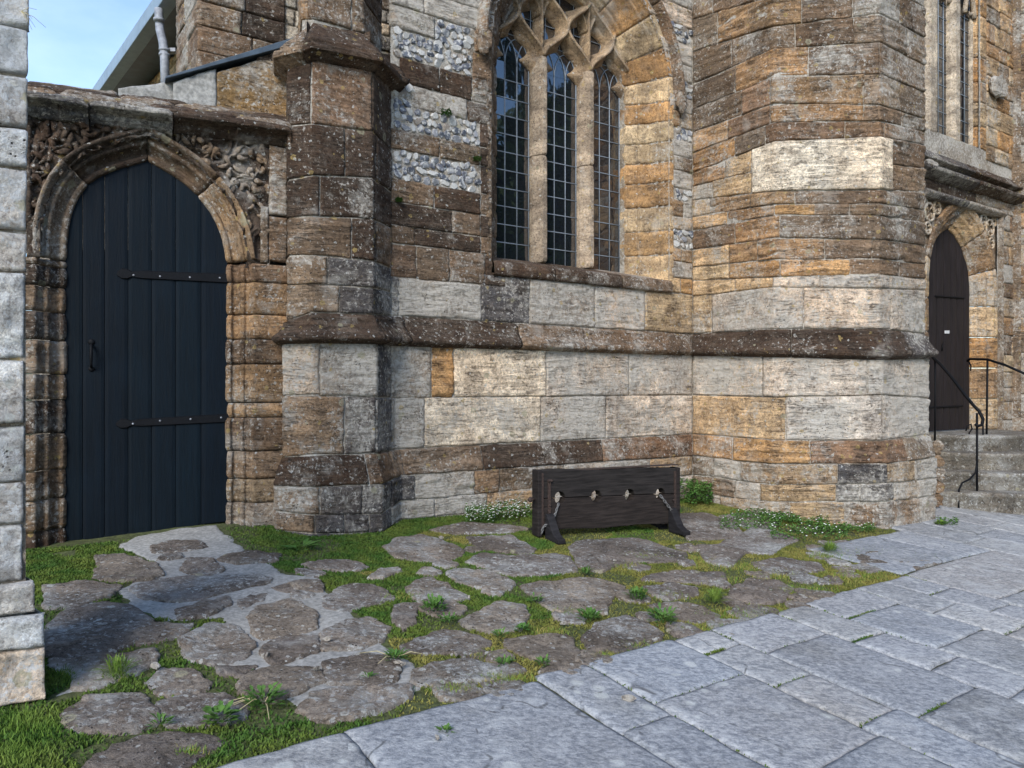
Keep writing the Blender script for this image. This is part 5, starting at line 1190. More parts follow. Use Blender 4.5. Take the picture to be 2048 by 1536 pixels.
# cement between the left stones
CEM = [[(232, 1085), (300, 1062), (440, 1045), (470, 1082), (520, 1105), (570, 1140), (640, 1150), (662, 1185), (740, 1240), (800, 1300), (846, 1335), (838, 1378), (780, 1412), (640, 1445), (590, 1420), (585, 1395), (510, 1340), (450, 1330), (470, 1270), (440, 1235), (330, 1235), (260, 1215), (225, 1172), (290, 1150), (300, 1120)],
       [(100, 1385), (150, 1365), (230, 1352), (215, 1372), (110, 1392)], [(100, 1105), (150, 1095), (150, 1110)]]
CEMW = [np.array([gp(*p) for p in c]) for c in CEM]
PAVER = empty('stone_paving', (0, 4.5, 0), kind='structure', label='uneven brown grey paving of irregular stones in front of the church')
POLYS = []
# small stones fill the widest gaps between the measured ones
_c = [np.array([gp(*p) for p in q]) for q in CRZ]; _fill = []
def _dist(pt_):
    d = 9.
    for q in _c:
        if inpoly(np.array(pt_[0]), np.array(pt_[1]), q): return -1
        for i in range(len(q)):
            a_, b_q = q[i], q[(i+1) % len(q)]; e_ = b_q-a_; t_ = max(0, min(1, float((pt_-a_) @ e_/(e_ @ e_)))); d = min(d, float(np.hypot(*(pt_-a_-t_*e_))))
    return d
for _ in range(2600):
    if len(_fill) > 34: break
    px, py = random.uniform(150, 1760), random.uniform(1085, 1400)
    if py > 1395-.27*(px-1000)-14 or (px < 860 and py < 1120 and px > 380) or (px < 300 and py < 1180): continue
    pt_ = np.array(gp(px, py)); d = _dist(pt_)
    if d < .062: continue
    r = min(d*.86, .15); n_ = random.randint(6, 9); an = np.sort(np.random.RandomState(len(_fill)).rand(n_)*.6+np.arange(n_))*2*np.pi/n_
    q = np.stack([pt_[0]+np.cos(an)*r*np.random.RandomState(len(_fill)+50).uniform(.75, 1.1, n_), pt_[1]+np.sin(an)*r*.95], 1); _c.append(q); _fill.append(q)
print('fillers', len(_fill))
ALLP = [np.array([gp(*p, .012) for p in q]) for q in CRZ]+_fill
for ip, poly in enumerate(ALLP):
    w_ = poly; c = w_.mean(0); l_ = np.linalg.norm(w_-c, axis=1); w_ = c+(w_-c)*(1+(.013 if inpoly(np.array(c[0]), np.array(c[1]), CEMW[0]) else .020)/np.maximum(l_, .03))[:, None]; POLYS.append(w_)
    # densify outline
    nP = 84; cl_ = np.vstack([w_, w_[:1]]); L_ = np.concatenate([[0], np.cumsum(np.linalg.norm(np.diff(cl_, axis=0), axis=1))]); q = np.linspace(0, L_[-1], nP, endpoint=False)
    o_ = np.stack([np.interp(q, L_, cl_[:, 0]), np.interp(q, L_, cl_[:, 1])], 1)
    for _ in range(1): o_ = (np.roll(o_, 1, 0)+2*o_+np.roll(o_, -1, 0))/4
    r3 = np.stack([o_[:, 0]*9, o_[:, 1]*9, o_[:, 0]*0+ip], 1); dv = o_-c; ln = np.linalg.norm(dv, axis=1)
    o_ = c+dv*(1+(.020*fbm(r3, 3, 2)+.010*vn(r3*3.5, 4)+.005*vn(r3*9, 6))/np.maximum(ln, .05))[:, None]
    rmin = float(ln.mean()); fr = list(np.linspace(0, .90, 16))+[1-.05/rmin*.8, 1-.022/rmin, 1-.008/rmin, 1.0, 1.0]; fr = [f for f in fr if f >= 0]; fr = sorted(fr)
    V = [(c[0], c[1])]; H = [0.]
    hh = random.uniform(.003, .009)
    P = []
    for k, f in enumerate(fr[1:]):
        xy = c+(o_-c)*f; P.append(xy)
    P = np.array(P); x, y = P[..., 0], P[..., 1]; ed = (1-np.array(fr[1:]))*rmin
    z = G(x, y)+hh*np.sqrt(np.clip(1-(1-np.clip(ed/.022, 0, 1))**2, 0, 1))[:, None]+.010*fbm(np.stack([x*6, y*6, x*0+ip], -1), 4, 8)+.004*np.tanh(4*vn(np.stack([x*11, y*11, x*0+ip], -1), 3))+.003*vn(np.stack([x*40, y*40, x*0], -1), 9)-.004
    z[-1] -= .05; zc_ = float(z[0].mean())
    V = np.concatenate([[[c[0], c[1], zc_]], np.stack([x, y, z], -1).reshape(-1, 3)]); F = [[0, 1+i, 1+(i+1) % nP] for i in range(nP)]
    for j in range(len(fr)-2):
        a = 1+j*nP; F += [[a+i, a+nP+i, a+nP+(i+1) % nP, a+(i+1) % nP] for i in range(nP)]
    cc_ = random.choice([(.245, .215, .185), (.215, .190, .170), (.265, .235, .20), (.20, .18, .165)]); f = random.uniform(.9, 1.12)
    mobj('paving_stone', V, F, PAVER, M_PV, (cc_[0]*f, cc_[1]*f, cc_[2]*f, random.uniform(.25, .55)))
def polydist(x, y, poly):
    d = np.full(x.shape, 9.); n = len(poly)
    for i in range(n):
        a, b = poly[i], poly[(i+1) % n]; ab_ = b-a; t_ = np.clip(((x-a[0])*ab_[0]+(y-a[1])*ab_[1])/(ab_ @ ab_), 0, 1); d = np.minimum(d, np.hypot(x-a[0]-t_*ab_[0], y-a[1]-t_*ab_[1]))
    return d
for cw in CEMW[:2]:
    lo, hi = cw.min(0)-.08, cw.max(0)+.08; X, Y = np.meshgrid(np.arange(lo[0], hi[0], .013), np.arange(lo[1], hi[1], .013), indexing='ij')
    wx = X+.05*fbm(np.stack([X*8, Y*8, X*0], -1), 4, 6); wy = Y+.05*fbm(np.stack([X*8, Y*8, X*0+7], -1), 4, 6)
    sd_ = polydist(wx, wy, cw)*np.where(inpoly(wx, wy, cw), 1, -1)
    P = np.stack([X, Y, G(X, Y)-.010+.004*fbm(np.stack([X*11, Y*11, X*0], -1), 3, 2)-.022*np.clip(1-(sd_+.01)/.03, 0, 1.5)], -1); o = surf('cement', P, None, M_CE, None, sd_ < -.03); tag(o, 'grey cement spread between the paving stones by the door', kind='structure')

# ------------------------------------------------------------------ porch steps
ST = empty('stone_steps', (5.2, 8.6, .2), 'curved grey stone steps with four treads up to the porch door', 'steps')
def pt(px, py, Y): return np.array([(px-CX)/FX*Y, Y, CZ+(HY-py)/FX*Y])
cen = np.array(qfn(dc, 0, .3)[:2])
zg = float(G(5.0, 8.1)); nst = 4; zt_top = zth
tops = [zt_top-(i)*(zt_top-zg)/4 for i in range(4)]
rads = [1.12, 1.42, 1.72, 2.02]; rads = [r*.97 for r in rads]
for i in range(4):
    ztop_, r = tops[i]-.0, rads[i]-.12; zb_ = ztop_-(zt_top-zg)/4
    angs = np.linspace(math.radians(200), math.radians(360+45), 60)
    nseg = 5
    for sgm in range(nseg):
        aa = angs[sgm*12:(sgm+1)*12+(1 if sgm < nseg-1 else 0)]
        rr = np.array([0.0 if i == 0 else r-.42, r*.6 if i == 0 else r-.2, r-.02, r, r+.006, r+.002, r-.004, r-.004]); hz = np.array([0, 0, .0, -.008, -.02, -.05, -.055, zb_-ztop_-.12])
        rr2 = rr[None]+(.012*fbm(np.stack([np.cos(aa)*5, np.sin(aa)*5, aa*0+i], -1), 3, 3))[:, None]*(hz[None] < 0)
        x = cen[0]+np.cos(aa)[:, None]*rr2*1.05; y = cen[1]+np.sin(aa)[:, None]*rr2*1.0; z = ztop_+np.broadcast_to(hz, x.shape)+.005*fbm(np.stack([x*6, y*6, x*0], -1), 3, 2)
        surf('step', np.stack([x, y, z], -1), ST, M_PV, (.21, .205, .185, .4), flip=True)
# low rubble stub beside the turret foot
for k in range(5):
    me = blob(40+k, 12, 8); me.materials.append(M_ST); p = pt(1872+random.uniform(-2, 6), 1000-k*26, 8.0); ob = link('rubble_stone', me, ST, None, pal('D'), loc=p); ob.scale = (.07, .08, .065)

# handrails
def rail(name, label, pieces):
    r = empty(name, pieces[0][1][0], label, 'handrail', 'iron handrails of the porch steps')
    for nm, pts, rad in pieces:
        mb = MB(); mb.tube(pts, rad, 8); o = mb.obj(nm, r, M_IR, smooth=True)
    return r
def V3(px, py, Y): return tuple(pt(px, py, Y))
rail('handrail', 'black iron handrail on the near side of the curved steps, ending in a scroll', [
    ('rail', [V3(1862, 712, 9.0), V3(1880, 728, 8.85), V3(1905, 757, 8.6), V3(1930, 790, 8.4), V3(1948, 812, 8.25), V3(1958, 822, 8.2), V3(1966, 838, 8.18), V3(1964, 850, 8.16), V3(1956, 852, 8.15), V3(1950, 848, 8.16)], .017),
    ('post', [V3(1870, 719, 8.95), V3(1870, 888, 8.95)], .011), ('post', [V3(1954, 826, 8.2), V3(1954, 1012, 8.2)], .012),
    ('foot_brace', [V3(1954, 925, 8.2), V3(1951, 945, 8.2), V3(1940, 958, 8.18), V3(1924, 966, 8.15), V3(1918, 980, 8.12), V3(1917, 1020, 8.1)], .010)])
rail('handrail', 'black iron handrail on the far side of the steps, fixed to the golden wall', [
    ('rail', [V3(1935, 722, 9.5), V3(1940, 718, 9.4), V3(1975, 719, 9.0), V3(2010, 730, 8.8), V3(2060, 752, 8.5)], .015),
    ('post', [V3(1975, 719, 9.0), V3(1973, 888, 9.0)], .012), ('post', [V3(1966, 850, 8.9), V3(1966, 885, 8.9)], .010),
    ('wall_hook', [V3(1937, 722, 9.45), V3(1942, 732, 9.4), V3(1941, 742, 9.4)], .009), ('wall_hook', [V3(1932, 862, 9.0), V3(1934, 852, 9.0), V3(1942, 848, 9.0), V3(1944, 858, 9.0), V3(1938, 866, 9.0), V3(1943, 880, 9.0)], .009)])

# ------------------------------------------------------------------ the stocks
SK = np.array(pt(1084, 1060, 5.62))[:2]; SKR = np.array(pt(1352, 1040, 6.15))[:2]
ds = (SKR-SK); LS = float(np.linalg.norm(ds)); ds /= LS; ns = np.array([ds[1], -ds[0]])
zk0 = float(pt(1084, 1062, 5.62)[2]); zkT = float(pt(1084, 941, 5.62)[2]); HS = zkT-zk0; zk0r = float(pt(1352, 1046, 6.15)[2]); zkTr = float(pt(1352, 936, 6.15)[2])
print('stocks', LS, HS, zk0r-zk0, zkTr-zkT)
def kf(s, z, d):  # s 0..LS, z height above base line, d back
    b = zk0+(zk0r-zk0)*s/LS; p = SK+ds*s-ns*d; return (p[0], p[1], b+z)
STK = empty('stocks', kf(LS/2, 0, .04), 'old dark wooden stocks with four leg holes and hanging chains', 'stocks')
split = HS*.535; TH = .085; hr = .046
hs = [LS*f for f in (.125, .385, .635, .875)]
def board(z0, z1, upper, name):
    """a board whose edge at the split has half-round cut-outs"""
    prof = []; n = 10; s = 0; edge = split; pts = [(.0, edge)]
    for h in hs:
        pts += [(h-hr*1.0, edge)]
        for t in np.linspace(math.pi, 0, n)[1:-1]: pts.append((h+hr*math.cos(t), edge+(1 if upper else -1)*hr*math.sin(t)))
        pts += [(h+hr, edge)]
    pts += [(LS, edge)]
    g = .0025 if upper else -.0025
    V = []; F = []; far_ = z1 if upper else z0
    nn_ = len(pts)
    for s_, e_ in pts:
        wv = .004*math.sin(s_*9)+(random.uniform(-.003, .003))
        for d in (0, TH): V += [kf(s_, e_+g, d), kf(s_, far_+wv, d)]
    for i in range(nn_-1):
        a, b = 4*i, 4*i+4
        q = [[a, b, b+1, a+1], [a+2, a+3, b+3, b+2], [a, a+2, b+2, b], [a+1, b+1, b+3, a+3]]
        if not upper: q = [f[::-1] for f in q]
        F += q
    F += [[0, 1, 3, 2], [4*nn_-4, 4*nn_-2, 4*nn_-1, 4*nn_-3]]
    o = mobj(name, V, F, STK, M_WS, (1, 1, 1, 1) if upper else (1.05, .95, .9, 1), smooth=False)
    b = o.modifiers.new('bevel', 'BEVEL'); b.width = .004; b.segments = 2; b.limit_method = 'ANGLE'; b.angle_limit = 1.0
board(0, HS, True, 'upper_board'); board(.0, HS, False, 'lower_board')
ax, ay = Vector((*ds, 0)), Vector((*ns, 0)); azv = Vector((0, 0, 1))
for s in (-.020, LS+.020):
    mb = MB(); mb.box(Vector(kf(s, HS/2-.02, TH/2)), ax, ay, azv, .018, TH*.60, HS/2+.022); mb.obj('end_post', STK, M_WS, (.9, .85, .85, 1), bevel=.006)
# shaped feet
def foot(s, front, sc_=1.):
    sg = 1 if front else -1; out_ = [(.0, .16), (.03, .155), (.075, .09), (.12, .03), (.165, .006), (.205, .0), (.205, -.035), (.0, -.035)]
    V = []; F = []
    d0 = -.004 if front else TH+.004
    for (o_, z_) in out_:
        for w_ in (-.032, .032): 
            d_ = d0-o_*sg*sc_; p = kf(s+w_, 0, d_); zz_ = kf(s, z_-.03, 0)[2]; V.append((p[0], p[1], zz_))
    n = len(out_)
    for i in range(n): a, b = 2*i, 2*((i+1) % n); F.append([a, b, b+1, a+1] if front else [a, a+1, b+1, b])
    F += [[2*i for i in range(n)][::-1], [2*i+1 for i in range(n)]]
    o = mobj('foot', V, F, STK, M_WS, (.75, .8, .9, 1), smooth=False); b = o.modifiers.new('bevel', 'BEVEL'); b.width = .004; b.segments = 2
for s in (.055, LS-.05): foot(s, True); foot(s, False, .9)
# iron work
mb = MB(); mb.box(Vector(kf(.060, HS*.52, -.004)), ax, ay, azv, .012, .004, HS*.30); mb.tube([kf(.045, HS*.83, -.012), kf(.078, HS*.83, -.012)], .011, 8); mb.obj('hasp_bar', STK, M_RU)
mb = MB(); mb.box(Vector(kf(-.004, HS*.5, -.004)), ax, ay, azv, .014, .004, HS*.46); mb.obj('edge_strap', STK, M_RU)
mb = MB(); mb.box(Vector(kf(LS-.012, HS*.5, -.004)), ax, ay, azv, .010, .004, HS*.44); mb.obj('edge_strap', STK, M_RU)
mb = MB(); mb.box(Vector(kf(LS/2, HS+.004, TH/2)), ax, ay, azv, LS/2+.036, TH/2-.004, .003); mb.obj('top_plate', STK, M_RU)
for s, z in ((.06, HS*.30), (.062, HS*.42), (.06, HS*.18), (LS-.035, HS*.42)):
    mb = MB(); p = Vector(kf(s, z, -.008)); mb.tube([p, p+ay*.008, p+ay*.012], [.009, .008, .003], 8); mb.obj('bolt', STK, M_RU, smooth=True)
mb = MB(); p = Vector(kf(-.055, HS*.52, TH*.3)); mb.tube([p, p-ax*.045], .012, 8); mb.tube([p-ax*.03-azv*.018, p-ax*.03+azv*.018], .012, 8); mb.obj('turn_buckle', STK, M_RU, smooth=True)
def chain(pts, nl):
    P_ = [Vector(p) for p in pts]; L_ = [0]
    for i in range(len(P_)-1): L_.append(L_[-1]+(P_[i+1]-P_[i]).length)
    def at(q):
        for i in range(len(P_)-1):
            if q <= L_[i+1]: return P_[i].lerp(P_[i+1], (q-L_[i])/(L_[i+1]-L_[i]))
        return P_[-1]
    mb = MB(); step = L_[-1]/nl
    for i in range(nl):
        c = at((i+.5)*step); t = (at((i+1)*step)-at(i*step)).normalized(); side = (ay if i % 2 else (t.cross(ay))).normalized(); side = (side-t*side.dot(t)).normalized()
        ring = [c+t*math.cos(a)*step*.68+side*math.sin(a)*step*.34 for a in np.linspace(0, 2*math.pi, 13)]
        mb.tube(ring, .0055, 5)
    mb.obj('chain', STK, M_PI if False else M_RUC, smooth=True)
M_RUC = simple('worn_chain_iron', (.10, .095, .09), .4, 70, .5, .003, .6)
chain([kf(hs[0]-.02, split-.04, -.012), kf(hs[0]-.05, split-.11, -.02), kf(hs[0]-.085, split-.17, -.03), kf(.03, split-.185, -.03), kf(.0, split-.21, -.02), kf(-.01, split-.26, -.01)], 14)
chain([kf(hs[3]-.01, split-.01, -.01), kf(hs[3]+.05, split-.09, -.03), kf(hs[3]+.10, split-.15, -.035), kf(LS+.0, split-.185, -.03)], 10)

# ------------------------------------------------------------------ green things
def blades(n_pts, XY, h, w_, lean, seed, kinds=None, zoff=-.012):
    rs = np.random.RandomState(seed); n = len(XY); x, y = XY[:, 0], XY[:, 1]; z = G(x, y)+zoff
    a = rs.uniform(0, 2*np.pi, n); hh = h*(.5+rs.rand(n)) if np.isscalar(h) else h*(.6+.8*rs.rand(n)); ww = w_*(.6+.8*rs.rand(n)); le = lean*rs.rand(n); la = rs.uniform(0, 2*np.pi, n)
    cx_, sx_ = np.cos(a)*ww/2, np.sin(a)*ww/2; lx, ly = np.cos(la)*le*hh, np.sin(la)*le*hh
    b0 = np.stack([x-cx_, y-sx_, z], 1); b1_ = np.stack([x+cx_, y+sx_, z], 1); m0_ = np.stack([x-cx_*.8+lx*.4, y-sx_*.8+ly*.4, z+hh*.55], 1); m1_ = np.stack([x+cx_*.8+lx*.4, y+sx_*.8+ly*.4, z+hh*.55], 1); t_ = np.stack([x+lx, y+ly, z+hh], 1)
    V = np.stack([b0, b1_, m1_, m0_, t_], 1).reshape(-1, 3); i5 = np.arange(n)*5
    F = [[a_, a_+1, a_+2, a_+3] for a_ in i5]+[[a_+3, a_+2, a_+4] for a_ in i5]
    return V, F
def inside_any(x, y, polys, shrink=0.):
    r = np.zeros(x.shape, bool)
    for p in polys:
        c = p.mean(0); q = c+(p-c)*(1-shrink); lo, hi = q.min(0), q.max(0); m_ = (x > lo[0]) & (x < hi[0]) & (y > lo[1]) & (y < hi[1])
        if m_.any(): r[m_] |= inpoly(x[m_], y[m_], q)
    return r
rs = np.random.RandomState(5)
N = 1700000
x = rs.uniform(-3.6, 6.0, N); y = rs.uniform(1.6, 9.2, N)
rel = np.stack([x-O_[0], y-O_[1]], 1) @ Mx.T; a_, b_c = rel[:, 0], rel[:, 1]
lim = .006+.016*fbm(np.stack([b_c*5, b_c*0, b_c*0], -1), 3, 2)
inpath = (a_ > lim) | ((b_c > bl[9]+.1) & (CX+FX*x/y > 1790))
u_ = x/y
ok = ~inpath & (np.abs(u_) < .78)
# keep only in front of the church base, the doorway wall and pier
cx_b, cy_b = cpos(SL, OB+.02)
def fronty(x):   # y of the wall base at x
    ss = np.linspace(SL[1], SL[9], 400); bx, by = cpos(ss, OB+.01); o_ = np.argsort(bx); return np.interp(x, bx[o_], by[o_])
ok &= (np.where(x > -1.6, y < fronty(x)+.0, y < P0[1]+(x-P0[0])*.5-.0))
ok &= ~inside_any(x+.02*fbm(np.stack([x*25, y*25, x*0], -1), 2, 4), y, POLYS, .03)
x, y, a_, b_c = x[ok], y[ok], a_[ok], b_c[ok]
wx = x+.05*fbm(np.stack([x*9, y*9, x*0], -1), 3, 6); wy = y+.05*fbm(np.stack([x*9, y*9, x*0+7], -1), 3, 6)
cem = inside_any(wx, wy, CEMW, .0)
x, y, a_ = x[~cem], y[~cem], a_[~cem]
pxs = CX+FX*x/y; dry = fbm(np.stack([x*2, y*2, x*0], -1), 3, 9)+(pxs-900)/420*.5-np.clip((pxs < 700), 0, 1)*.3
patch = fbm(np.stack([x*3.2, y*3.2, x*0+3], -1), 3, 19); rnd_ = rs.rand(len(x))
nearwall = np.where(x > -1.6, fronty(x)-y, 1)
bare = (patch < -.13) & (rnd_ < .8)
mossy = (dry < .12)
k1 = mossy & ~bare; k2 = ~mossy & ~bare
XY1 = np.stack([x[k1], y[k1]], 1); XY2 = np.stack([x[k2], y[k2]], 1)
print('moss blades', len(XY1), len(XY2))
def bladeobj(name, XY, h, w_, lean, mat, seed, label, cat='moss', zoff=-.014):
    V, F = blades(len(XY), XY, h, w_, lean, seed, zoff=zoff); o = mobj(name, V, F, None, mat, smooth=False); return tag(o, label, cat, None, 'stuff')
bladeobj('moss', XY1, .011, .0075, 1.2, M_MOSS, 1, 'bright green moss cushioning the joints between the paving stones', 'moss')
bladeobj('moss', XY2, .009, .006, 1.4, M_MOSY, 2, 'yellowish dry moss in the paving joints towards the right', 'moss')
# extra grass along the paved edge and in clumps
def scatter(cpx, cpy, rx, ry, n, seed):
    r_ = np.random.RandomState(seed); c = np.array(gp(cpx, cpy)); ex = np.array(gp(cpx+rx, cpy))-c; ey = np.array(gp(cpx, cpy+ry))-c; t = r_.randn(n, 2)*.5; return c+t[:, :1]*ex+t[:, 1:]*ey
GE = []; GD_ = []
for i, (cx_, cy_, rx, ry, n, dryf) in enumerate(((1700, 1150, 80, 14, 900, .5), (1610, 1180, 60, 10, 700, .3), (1500, 1225, 90, 12, 900, .4), (1400, 1255, 60, 9, 400, .5), (1300, 1290, 60, 8, 300, .6), (1210, 1310, 40, 8, 300, .7), (1000, 1355, 80, 10, 900, .5), (910, 1375, 60, 8, 500, .5),
      (1660, 1110, 50, 10, 700, .35), (1480, 1130, 45, 10, 500, .6), (1390, 1120, 40, 14, 500, .7), (1300, 1110, 60, 9, 400, .5), (1440, 1160, 40, 8, 300, .5), (1240, 1130, 40, 10, 300, .7), (1750, 1100, 60, 9, 400, .4), (1850, 1115, 50, 8, 300, .6), (1100, 1262, 40, 10, 250, .6), (980, 1310, 50, 8, 250, .6),
      (235, 1350, 30, 10, 350, .1), (130, 1350, 26, 18, 260, .05), (60, 1440, 70, 30, 900, .0), (30, 1500, 60, 30, 700, .0), (1350, 1190, 50, 8, 300, .6), (1560, 1150, 50, 10, 350, .6), (380, 1500, 40, 10, 120, .4), (1210, 1340, 40, 6, 80, .8), (1880, 1225, 20, 6, 0, 0), (820, 1190, 60, 12, 250, .4), (1140, 1220, 60, 10, 250, .5))):
    if n == 0: continue
    q = scatter(cx_, cy_, rx, ry, n, i+50); r_ = np.random.RandomState(i).rand(n); GE.append(q[r_ > dryf]); GD_.append(q[r_ <= dryf])
def notpath(q):
    rel = (q-O_) @ Mx.T; return q[(rel[:, 0] < .015)]
bladeobj('grass', notpath(np.concatenate(GE)), .022, .0034, .9, M_GRS, 21, 'short fresh green grass growing along the edge of the flagstones', 'grass')
bladeobj('grass', notpath(np.concatenate(GD_)), .019, .003, 1.4, M_GRD, 22, 'dry straw coloured grass among the rough paving', 'grass')
# moss in slab joints
JM = []
for (a0, a1, b0_, b1_) in SLABS:
    for (aa_, bb1, aa2, bb2) in ((a1, b0_, a1, b1_), (a0, b1_, a1, b1_)):
        dens = random.choice((0, .1, .3, .8)) if aa_ == aa2 else random.choice((0, 0, .05, .2)); n = int(dens*170)
        if n:
            t = rs.rand(n)*random.uniform(.4, 1); JM.append(np.stack([aa_+(aa2-aa_)*t+rs.randn(n)*.004, bb1+(bb2-bb1)*t+rs.randn(n)*.004], 1))
JM = np.concatenate(JM); JX = O_+np.stack([-VA[0]*JM[:, 0]+VB[0]*JM[:, 1], -VA[1]*JM[:, 0]+VB[1]*JM[:, 1]], 1)
bladeobj('moss', JX, .009, .006, 1.1, M_MOSS, 23, 'thin lines of moss in the joints between the flagstones', 'moss', zoff=-.004)

def leafy(name, c, r, n, h, ll, lw, mat, seed, flowers=0, up=.5, parent=None):
    """a clump of separate leaves round c"""
    r_ = random.Random(seed); V = []; F = []
    for i in range(n):
        a = r_.uniform(0, 6.283); d = r*math.sqrt(r_.random()); bx, by = c[0]+math.cos(a)*d*.5, c[1]+math.sin(a)*d*.5; bz = c[2]+r_.random()*h*.6
        a2 = a+r_.uniform(-.8, .8); el_ = r_.uniform(.1, up*1.5); l_ = ll*r_.uniform(.6, 1.2); w_ = lw*r_.uniform(.7, 1.2)
        dx, dy, dz = math.cos(a2)*math.cos(el_), math.sin(a2)*math.cos(el_), math.sin(el_); px_, py_ = -math.sin(a2)*w_, math.cos(a2)*w_
        k = len(V); m = .5
        V += [(bx, by, bz), (bx+dx*l_*m+px_, by+dy*l_*m+py_, bz+dz*l_*m*1.15), (bx+dx*l_, by+dy*l_, bz+dz*l_*.75), (bx+dx*l_*m-px_, by+dy*l_*m-py_, bz+dz*l_*m*1.15), (bx+dx*l_*m, by+dy*l_*m, bz+dz*l_*m*1.15-w_*.35)]
        F += [[k, k+1, k+4], [k, k+4, k+3], [k+1, k+2, k+4], [k+4, k+2, k+3]]
    return V, F
def weed(px, py, size, label, seed, n=26, ll=.06, lw=.012, up=.6, mat=None, stalks=0):
    x, y = gp(px, py); z = float(G(x, y)); V, F = leafy('w', (x, y, z), size, n, size*.7, ll, lw, mat, seed, up=up)
    o = mobj('weed', V, F, None, mat or M_WEED, smooth=True); tag(o, label, 'weed', 'weeds growing between the paving stones'); 
    if stalks:
        mb = MB(); r_ = random.Random(seed)
        for k in range(stalks):
            a = r_.uniform(0, 6.28); l_ = r_.uniform(.10, .2); mb.tube([(x, y, z+.01), (x+math.cos(a)*l_*.5, y+math.sin(a)*l_*.5, z+.035), (x+math.cos(a)*l_, y+math.sin(a)*l_, z+.02)], [.0022, .0018, .001], 4)
        mb.obj('stalk', o, M_STRAW, smooth=True)
    return o
weed(600, 1100, .07, 'broad-leaved green rosette in the moss below the narrow turret', 1, 14, .11, .020, .25)
weed(868, 1222, .11, 'bushy dark green weed between pavers midway along the paving', 2, 110, .045, .008, 1.0)
weed(895, 1245, .06, 'small green weed just right of the bushy dark weed', 3, 40, .04, .006, .9)
weed(1172, 1148, .05, 'small upright weed on the bare paver in front of the stocks', 4, 40, .05, .006, 1.3)
weed(1178, 1240, .085, 'round green weed two pavers below the left foot of the stocks', 5, 90, .045, .0075, .9)
weed(1275, 1198, .09, 'bright green upright weed by the dark hollow in the paving', 6, 90, .05, .008, 1.1)
weed(1325, 1245, .12, 'wide spreading weed next to the flagstone edge', 7, 110, .05, .008, .7)
weed(1070, 1205, .06, 'small sprawling weed left of the dark hollow in the paving', 8, 50, .035, .006, .8)
weed(1045, 1262, .05, 'small weed near the middle of the flagstone edge', 9, 40, .04, .006, .8)
weed(530, 1410, .11, 'straggling weed with dry stalks near the bottom left flagstones', 10, 90, .045, .008, .7, stalks=6)
weed(440, 1442, .08, 'low crinkled green weed near the bottom edge left of the flagstones', 11, 60, .045, .012, .6)
weed(790, 1320, .06, 'small weed with a dry stalk beside pale chips of stone', 12, 40, .05, .007, .8, stalks=3)
weed(890, 1466, .03, 'tiny sprig in the joint of two foreground flagstones', 13, 24, .03, .006, .9)
weed(738, 1355, .02, 'tiny upright sprig at the cement edge', 14, 12, .035, .005, 1.3)
weed(1000, 1275, .05, 'small pale weed beside a triangular paver', 15, 40, .035, .005, .8)
weed(1430, 1205, .06, 'dense dark tuft of grass near the flagstone edge right of the stocks', 16, 220, .085, .0022, 1.4, mat=M_GRS)
weed(235, 1352, .07, 'tuft of yellow green grass between pavers near the pier', 17, 150, .08, .0022, 1.3, mat=M_GRS)
weed(1660, 1105, .08, 'wide tuft of grass at the foot of the golden turret', 18, 240, .08, .0022, 1.2, mat=M_GRS)
weed(1010, 1330, .05, 'small weed with pale leaves beside the flagstone edge', 19, 40, .04, .006, .8)
weed(320, 1450, .04, 'tiny weed in the moss at the bottom left', 20, 20, .04, .006, .8)
weed(1085, 1330, .05, 'low weed at the corner of the first large flagstone', 24, 40, .035, .006, .7)
weed(1880, 1050, .07, 'yellow green tuft at the right foot of the turret', 26, 90, .035, .007, .9, mat=M_GRS)
# ground cover of small leaves by the wall
def cover(name, pts, n, label, cat, mat, ll, lw, hgt, seed, flowers=0):
    r_ = random.Random(seed); V = []; F = []; FV = []; FF = []
    for i in range(n):
        px, py, rx, ry = r_.choice(pts); x, y = gp(px+rx*r_.uniform(-1, 1), py+ry*r_.uniform(-1, 1)); z = float(G(x, y))
        hh_ = hgt*r_.random()
        v, f = leafy('c', (x, y, z+hh_), .012, 3, .006, ll, lw, mat, r_.randrange(10**6), up=.8); k = len(V); V += v; F += [[a+k for a in g] for g in f]
        if flowers and r_.random() < flowers:
            k = len(FV); s = r_.uniform(.0035, .006); zz_ = z+hh_+ll*.8; FV += [(x-s, y-s, zz_), (x+s, y-s, zz_+s*.5), (x+s, y+s, zz_+s), (x-s, y+s, zz_+s*.5)]; FF.append([k, k+1, k+2, k+3])
    o = mobj(name, V, F, None, mat, smooth=False); tag(o, label, cat, None, 'stuff')
    if FV: mobj('petals', FV, FF, o, M_PETAL, smooth=False)['kind'] = 'stuff'
cover('flowering_plant', [(985, 1035, 55, 8), (1030, 1030, 40, 10), (960, 1042, 30, 5), (1000, 1020, 60, 16)], 1300, 'mat of small white flowered plants against the wall left of the stocks', 'plants', M_WEED, .016, .006, .10, 31, .34)
cover('leafy_plant', [(1385, 1000, 36, 8), (1375, 990, 25, 8), (1400, 1008, 24, 5), (1410, 985, 20, 22), (1375, 975, 12, 16)], 1300, 'bright green leafy plants in the corner behind the right end of the stocks', 'plants', M_WEED, .024, .012, .19, 32)
cover('ground_cover', [(1520, 1033, 60, 6), (1600, 1048, 60, 6), (1690, 1062, 60, 6), (1560, 1040, 40, 6), (1500, 1050, 60, 12), (1620, 1070, 80, 12)], 1900, 'low creeping plants with tiny white flowers along the foot of the golden turret', 'plants', M_WEED, .020, .008, .05, 33, .05)
cover('ground_cover', [(1985, 915, 14, 4), (1895, 1048, 20, 4)], 160, 'small green plants on the porch steps', 'plants', M_WEED, .02, .009, .05, 34)
